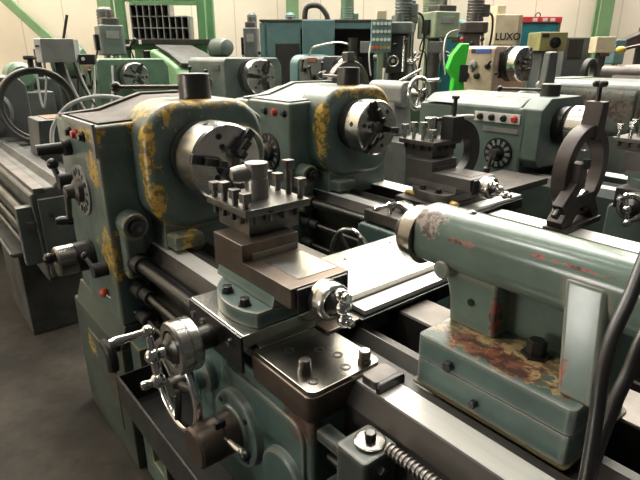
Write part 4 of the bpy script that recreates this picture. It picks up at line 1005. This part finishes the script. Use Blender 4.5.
# long beds with tailstocks, filling the right background
p = at(690, 78, 6.6)
r, ho = bg_lathe('lathe', 'brown-beige lathe seen far right beneath the dark overhead arm', (p.x, p.y), 1.40, 'beige', .14, (-.2, .35), .75, .10, extra=False, bx=1.0)
p = at(600, 92, 5.3)
sm = thing('lathe', 'dark oily lathe bed with small tailstock and yellow lamp behind the pinkish-green headstock', 'lathe', (p.x, p.y, -FZ))
M(1.05).prism([(-.2, .4), (-.2, 1.22), (-.1, 1.26), (.2, 1.26), (.28, 1.2), (.28, .4)], 'x', -.25, 1.7, .006).build('bed', 'dark_steel', sm)
M(1.05).box(-.2, .2, -.2, .28, -.114, .4, .01).build('head_pedestal', 'grey', sm); M(1.05).box(1.2, 1.65, -.2, .28, -.114, .4, .01).build('tail_pedestal', 'grey', sm)
M(1.05).cyl((.02, -.05, 1.40), (.45, -.05, 1.40), .06, n=20).build('tailstock_barrel', 'rest_iron', sm); M(1.05).hexa([(.1, -.15, 1.26), (.42, -.15, 1.26), (.42, .1, 1.26), (.1, .1, 1.26)], [(.14, -.1, 1.40), (.38, -.1, 1.40), (.38, .05, 1.40), (.14, .05, 1.40)], .01).build('tailstock_body', 'rest_iron', sm)
M(1.05).cyl((.45, -.05, 1.40), (.58, -.05, 1.40), .03, n=16).build('quill', 'steel', sm)
tool_post(sm, .86, -.02, 1.323, 1.47, .11)
ring = M(1.05).ring((-.15, .02, 1.40), (1, 0, 0), .10, 0, 36, sq=(.05, .06)); ring.box(-.18, -.12, -.1, .14, 1.26, 1.33, .01); ring.build('ring_rest', 'iron', sm)
M(1.05).tube([(.45, .1, 1.26), (.42, .1, 1.5), (.30, .08, 1.63), (.16, .0, 1.61)], .014, 8).build('lamp_arm', 'dark_steel', sm)
M(1.05).sph((.13, -.02, 1.60), .045, (1, 1, .7)).build('lamp_head', 'yellow', sm)
M(1.05).tube([(1.0, .1, 1.26), (1.02, .08, 1.45), (1.1, .0, 1.62), (1.3, -.1, 1.66)], .022, 8).build('coolant_hose', 'rest_iron', sm)
c = M(1.05).box(.62, .95, -.24, .24, 1.26, 1.265, .002); c.box(.60, .96, -.27, -.2, .9, 1.25, .01); c.build('carriage', 'iron', sm)
M(1.05).cyl((.78, -.27, 1.12), (.78, -.36, 1.12), .07, n=24).build('feed_dial', 'rest_iron', sm)
p = at(637, 58, 7.4)
dk = thing('radial_drill', 'dark machine with a slanting arm at the right photo edge above the beige lathe', 'radial drill', (p.x, p.y, -FZ), rz=HR)
MB(k=1.08).cyl((.1, 0, 0), (.1, 0, 1.95), .13, n=28).build('column', 'rest_iron', dk)
MB(k=1.08).hexa([(-.30, -.1, 1.68), (.2, -.1, 1.78), (.2, .1, 1.78), (-.30, .1, 1.68)], [(-.30, -.1, 1.78), (.2, -.1, 2.0), (.2, .1, 2.0), (-.30, .1, 1.78)], .02).build('arm', 'rest_iron', dk)
MB(k=1.08).box(-.38, -.24, -.13, .13, 1.5, 1.8, .02).build('head', 'panel_teal', dk); MB(k=1.08).cyl((-.31, -.05, 1.36), (-.31, -.05, 1.5), .035).build('quill', 'steel', dk)
MB(k=1.08).box(-.1, .1, -.16, -.12, 1.72, 1.75, .003).build('red_strip', 'banner', dk)

# grey electrical box with hanging cables, top left
p = at(58, 50, 4.7)
eb = thing('switch_box', 'grey electrical switch box with drooping cables above the left machines', 'switch box', (p.x, p.y, -FZ), rz=HR + .25)
MB((0, 0, .06)).box(-.11, .16, -.12, .12, 1.63, 1.83, .008).build('housing', 'grey_light', eb)
MB((0, 0, .06)).box(-.165, -.112, -.12, .12, 1.63, 1.83, .008).build('door', 'white', eb)
MB((0, 0, .06)).box(-.155, -.125, -.126, -.119, 1.76, 1.775).build('latch', 'iron', eb)
MB((0, 0, .06)).cyl((0, 0, -.06), (0, 0, 1.63), .04).build('post', 'grey', eb)
MB((0, 0, .06)).cyl((.06, .0, 1.83), (.12, .0, 2.03), .012).build('antenna_rod', 'iron', eb)
MB((0, 0, .06)).box(.17, .31, -.06, .06, 1.61, 1.70, .01).build('socket_block', 'iron', eb); MB((0, 0, .06)).cyl((.21, -.06, 1.66), (.21, -.066, 1.66), .016).build('indicator', 'white', eb)
for i, (x, s) in enumerate(((-.12, -.06), (-.03, .10), (.05, .14), (.12, .22), (.15, .18))):
    MB((0, 0, .06)).tube([(x, -.05, 1.63), (x + s * .2, -.06, 1.45), (x + s, -.08, 1.24 - .03 * i), (x + s * 1.5, -.02, 1.36), (x + s * 1.6, .05, 1.6)], .010, 8).build('cable', 'wire' if i % 2 == 0 else 'rubber', eb)
p = at(72, 92, 6.1)
um = thing('valve_machine', 'dull green machine with dark valves under the grey switch box', 'machine', (p.x, p.y, -FZ), rz=HR)
MB(k=1.24).prism(rrect(-.3, .32, -.2, .3, .06), 'z', 0, 1.22, .03).build('body', 'grey_green', um)
MB(k=1.24).rev((-.05, -.12, 1.36), (1, 0, 0), [(0, .1), (.02, .15), (.22, .15), (.26, .1), (.26, 0)], 24).build('motor', 'mid_green', um)
for (x, h_, rr) in ((-.22, 1.46, .03), (.02, 1.5, .025), (.24, 1.42, .03), (.13, 1.33, .045)):
    MB(k=1.24).cyl((x, -.1, 1.2), (x, -.1, h_), rr, rr * .8, 16).build('valve', 'dark_steel', um)
MB(k=1.24).rev((-.02, -.16, 1.27), (0, 0, 1), [(0, .03), (.05, .035), (.06, .015), (.12, .012), (.12, 0)], 16).build('brass_cock', 'orange', um)
p = at(17, 70, 5.7)
gm = MB().rev((-.2, 0, .16), (1, 0, 0), [(0, .10), (.03, .14), (.3, .14), (.36, .1), (.36, 0)], 24); gm.box(-.14, .1, -.1, .1, 0, .05, .01)
solo(gm, 'electric_motor', 'mid_green', (p.x + .1, p.y, 1.36 - FZ + .02), 'small dark green motor on a plinth behind the left ring', 'motor')
gp = MB().box(-.3, .3, -.25, .25, 0, 1.36 + .02, .02)
solo(gp, 'plinth', 'grey', (p.x + .1, p.y, -FZ), 'grey machine plinth behind the left ring carrying a green motor', 'plinth')

# ------------------------------------------------------------------ setting
WD = 9.6                                    # wall distance along the view heading
wc = V((CAM.x, CAM.y, 0)) + F0 * WD
HALL_H = 8.4
def struct(mb, name, mat, loc=(0, 0, 0), rz=0):
    o = mb.build(name, mat); o.location = V((loc[0], loc[1], loc[2] + FZ)) * S; o.rotation_euler = (0, 0, rz); o['kind'] = 'structure'
    return o
fm = MB(); fm.box(-14, 14, -14, 14, -.2, 0); struct(fm, 'floor', floor_mat(), (wc.x * .5, wc.y * .5, -FZ), HR)
# back wall in piers round the high windows
WB, WT = 3.9, 8.25
wl = MB(); wl.box(-13, 13, 0, .3, 0, WB); wl.box(-13, 13, 0, .3, WT, HALL_H)
for a, b_ in ((-13, -10.9), (-6.1, -5.4), (-.6, .6), (5.4, 6.1), (10.9, 13)): wl.box(a, b_, 0, .3, WB, WT)
struct(wl, 'wall_back', wall_mat(), (wc.x, wc.y, -FZ), HR)
pane = emit('daylit_frosted_glass', (1., .95, .86), 5.5)
wid = [(-10.9, -6.1), (-5.4, -.6), (.6, 5.4), (6.1, 10.9)]
nwin = 0
def window(loc, rz, a, b_, z0, z1, n, mt):
    """a framed frosted pane standing in an opening of a wall (local x along the wall)"""
    global nwin; nwin += 1
    f = MB()
    for k in range(n + 1): x = a + (b_ - a) * k / n; f.box(max(x - .04, a), min(x + .04, b_), .08, .16, z0, z1)
    for z in (z0, (z0 + z1) / 2 - .04, z1 - .08): f.box(a, b_, .08, .16, z, z + .08)
    fo = struct(f, 'window_%d' % nwin, 'grey_light', loc, rz)
    g = MB(); g.box(a, b_, .18, .2, z0, z1); g.build('pane', mt, fo)
for a, b_ in wid: window((wc.x, wc.y, -FZ), HR, a, b_, WB, WT, 4, pane)
# operator-side wall with one unseen window added for the tailstock column's glare
lw = V((CAM.x, CAM.y, 0)) - RT * 7.6
LRZ = HR + PI / 2
pane2 = emit('added_side_glow_glass', (1., .96, .9), 24.0)
sl = MB(); sl.box(-8, 12, 0, .3, 0, .1); sl.box(-8, 12, 0, .3, 1.9, HALL_H)
for a, b_ in ((-8, -2.75), (-1.45, 12)): sl.box(a, b_, 0, .3, .1, 1.9)
struct(sl, 'wall_left', wall_mat(), (lw.x, lw.y, -FZ), LRZ)
window((lw.x, lw.y, -FZ), LRZ, -2.75, -1.45, .1, 1.9, 2, pane2)
# ceiling with a strip of glowing sheets added to brighten the steel tops
ce = MB(); ce.box(-13, 13, -16, -4.6, HALL_H, HALL_H + .2); ce.box(-13, 13, -.2, .3, HALL_H, HALL_H + .2)
for a, b_ in ((-13, -9), (-.2, .2), (9, 13)): ce.box(a, b_, -4.6, -.2, HALL_H, HALL_H + .2)
struct(ce, 'ceiling', surf('ceiling_sheet', (.30, .29, .27), .7, grime=.1), (wc.x, wc.y, -FZ), HR)
pane3 = emit('added_roof_glow_sheet', (1., .97, .9), 4.5)
for i, (a, b_) in enumerate(((-9, -.2), (.2, 9))):
    g = MB(); g.box(a, b_, -4.6, -.2, HALL_H + .05, HALL_H + .08); struct(g, 'window_%d' % (nwin + 1 + i), pane3, (wc.x, wc.y, -FZ), HR)
# green columns and braces of the hall frame
def col(px_, d, w, name, top=HALL_H):
    q = at(px_, 40, d); b = MB(); b.box(-w / 2, w / 2, -.1, -.06, 0, top, .004); b.box(-w / 2, w / 2, .06, .1, 0, top, .004); b.box(-.02, .02, -.06, .06, 0, top)
    struct(b, name, 'post_green', (q.x, q.y, -FZ), HR)
col(599, 8.75, .22, 'trim_1'); col(293, 8.75, .20, 'trim_2'); col(110, 8.7, .20, 'trim_3'); col(432, 8.75, .2, 'trim_4')
q = at(50, 40, 8.8); b = MB(); d = V((-.78, 0, .78)); b.obox(d * 1.9, d, (0, 1, 0), (4.4, .14, .08), .005); struct(b, 'trim_5', 'post_green', (q.x, q.y, q.z), HR)

def area(name, loc, size, energy, rot=(0, 0, 0), col_=(1, .96, .88), sy=None):
    l = bpy.data.lights.new(name, 'AREA'); l.energy = energy; l.color = col_; l.shape = 'RECTANGLE'; l.size = size * S; l.size_y = (sy or size) * S
    o = bpy.data.objects.new(name, l); COL.objects.link(o); o.location = V((loc[0], loc[1], loc[2] + FZ)) * S; o.rotation_euler = rot
    return o
# unseen lamps added over the rows for fill, each under a long trough
def lamp(k, along, across, e, z=HALL_H - .3):
    base = V((CAM.x, CAM.y, 0)) + F0 * along + RT * across
    t = MB(); t.box(-1.3, 1.3, -.17, .17, .03, .10, .01); struct(t, 'trim_%d' % (20 + k), 'grey_light', (base.x, base.y, z), HR)
    area('added_fill_lamp', (base.x, base.y, z - .0), 2.5, e, (0, 0, HR), sy=.3)
k = 0
for al, ac, e in ((8.3, -4.5, 240), (8.3, 0, 240), (8.3, 4.5, 240), (3.0, -1.5, 30), (3.0, 3.0, 40), (.4, -.6, 60), (1.6, -4.6, 110)):
    lamp(k, al, ac, e); k += 1

w = bpy.data.worlds.new('hall_air'); scn.world = w; w.use_nodes = True
w.node_tree.nodes['Background'].inputs[0].default_value = (.9, .95, 1., 1); w.node_tree.nodes['Background'].inputs[1].default_value = .05
vs = scn.view_settings; vs.view_transform = 'Standard'; vs.look = 'None'; vs.exposure = 0.3; vs.gamma = 1; vs.use_curve_mapping = False
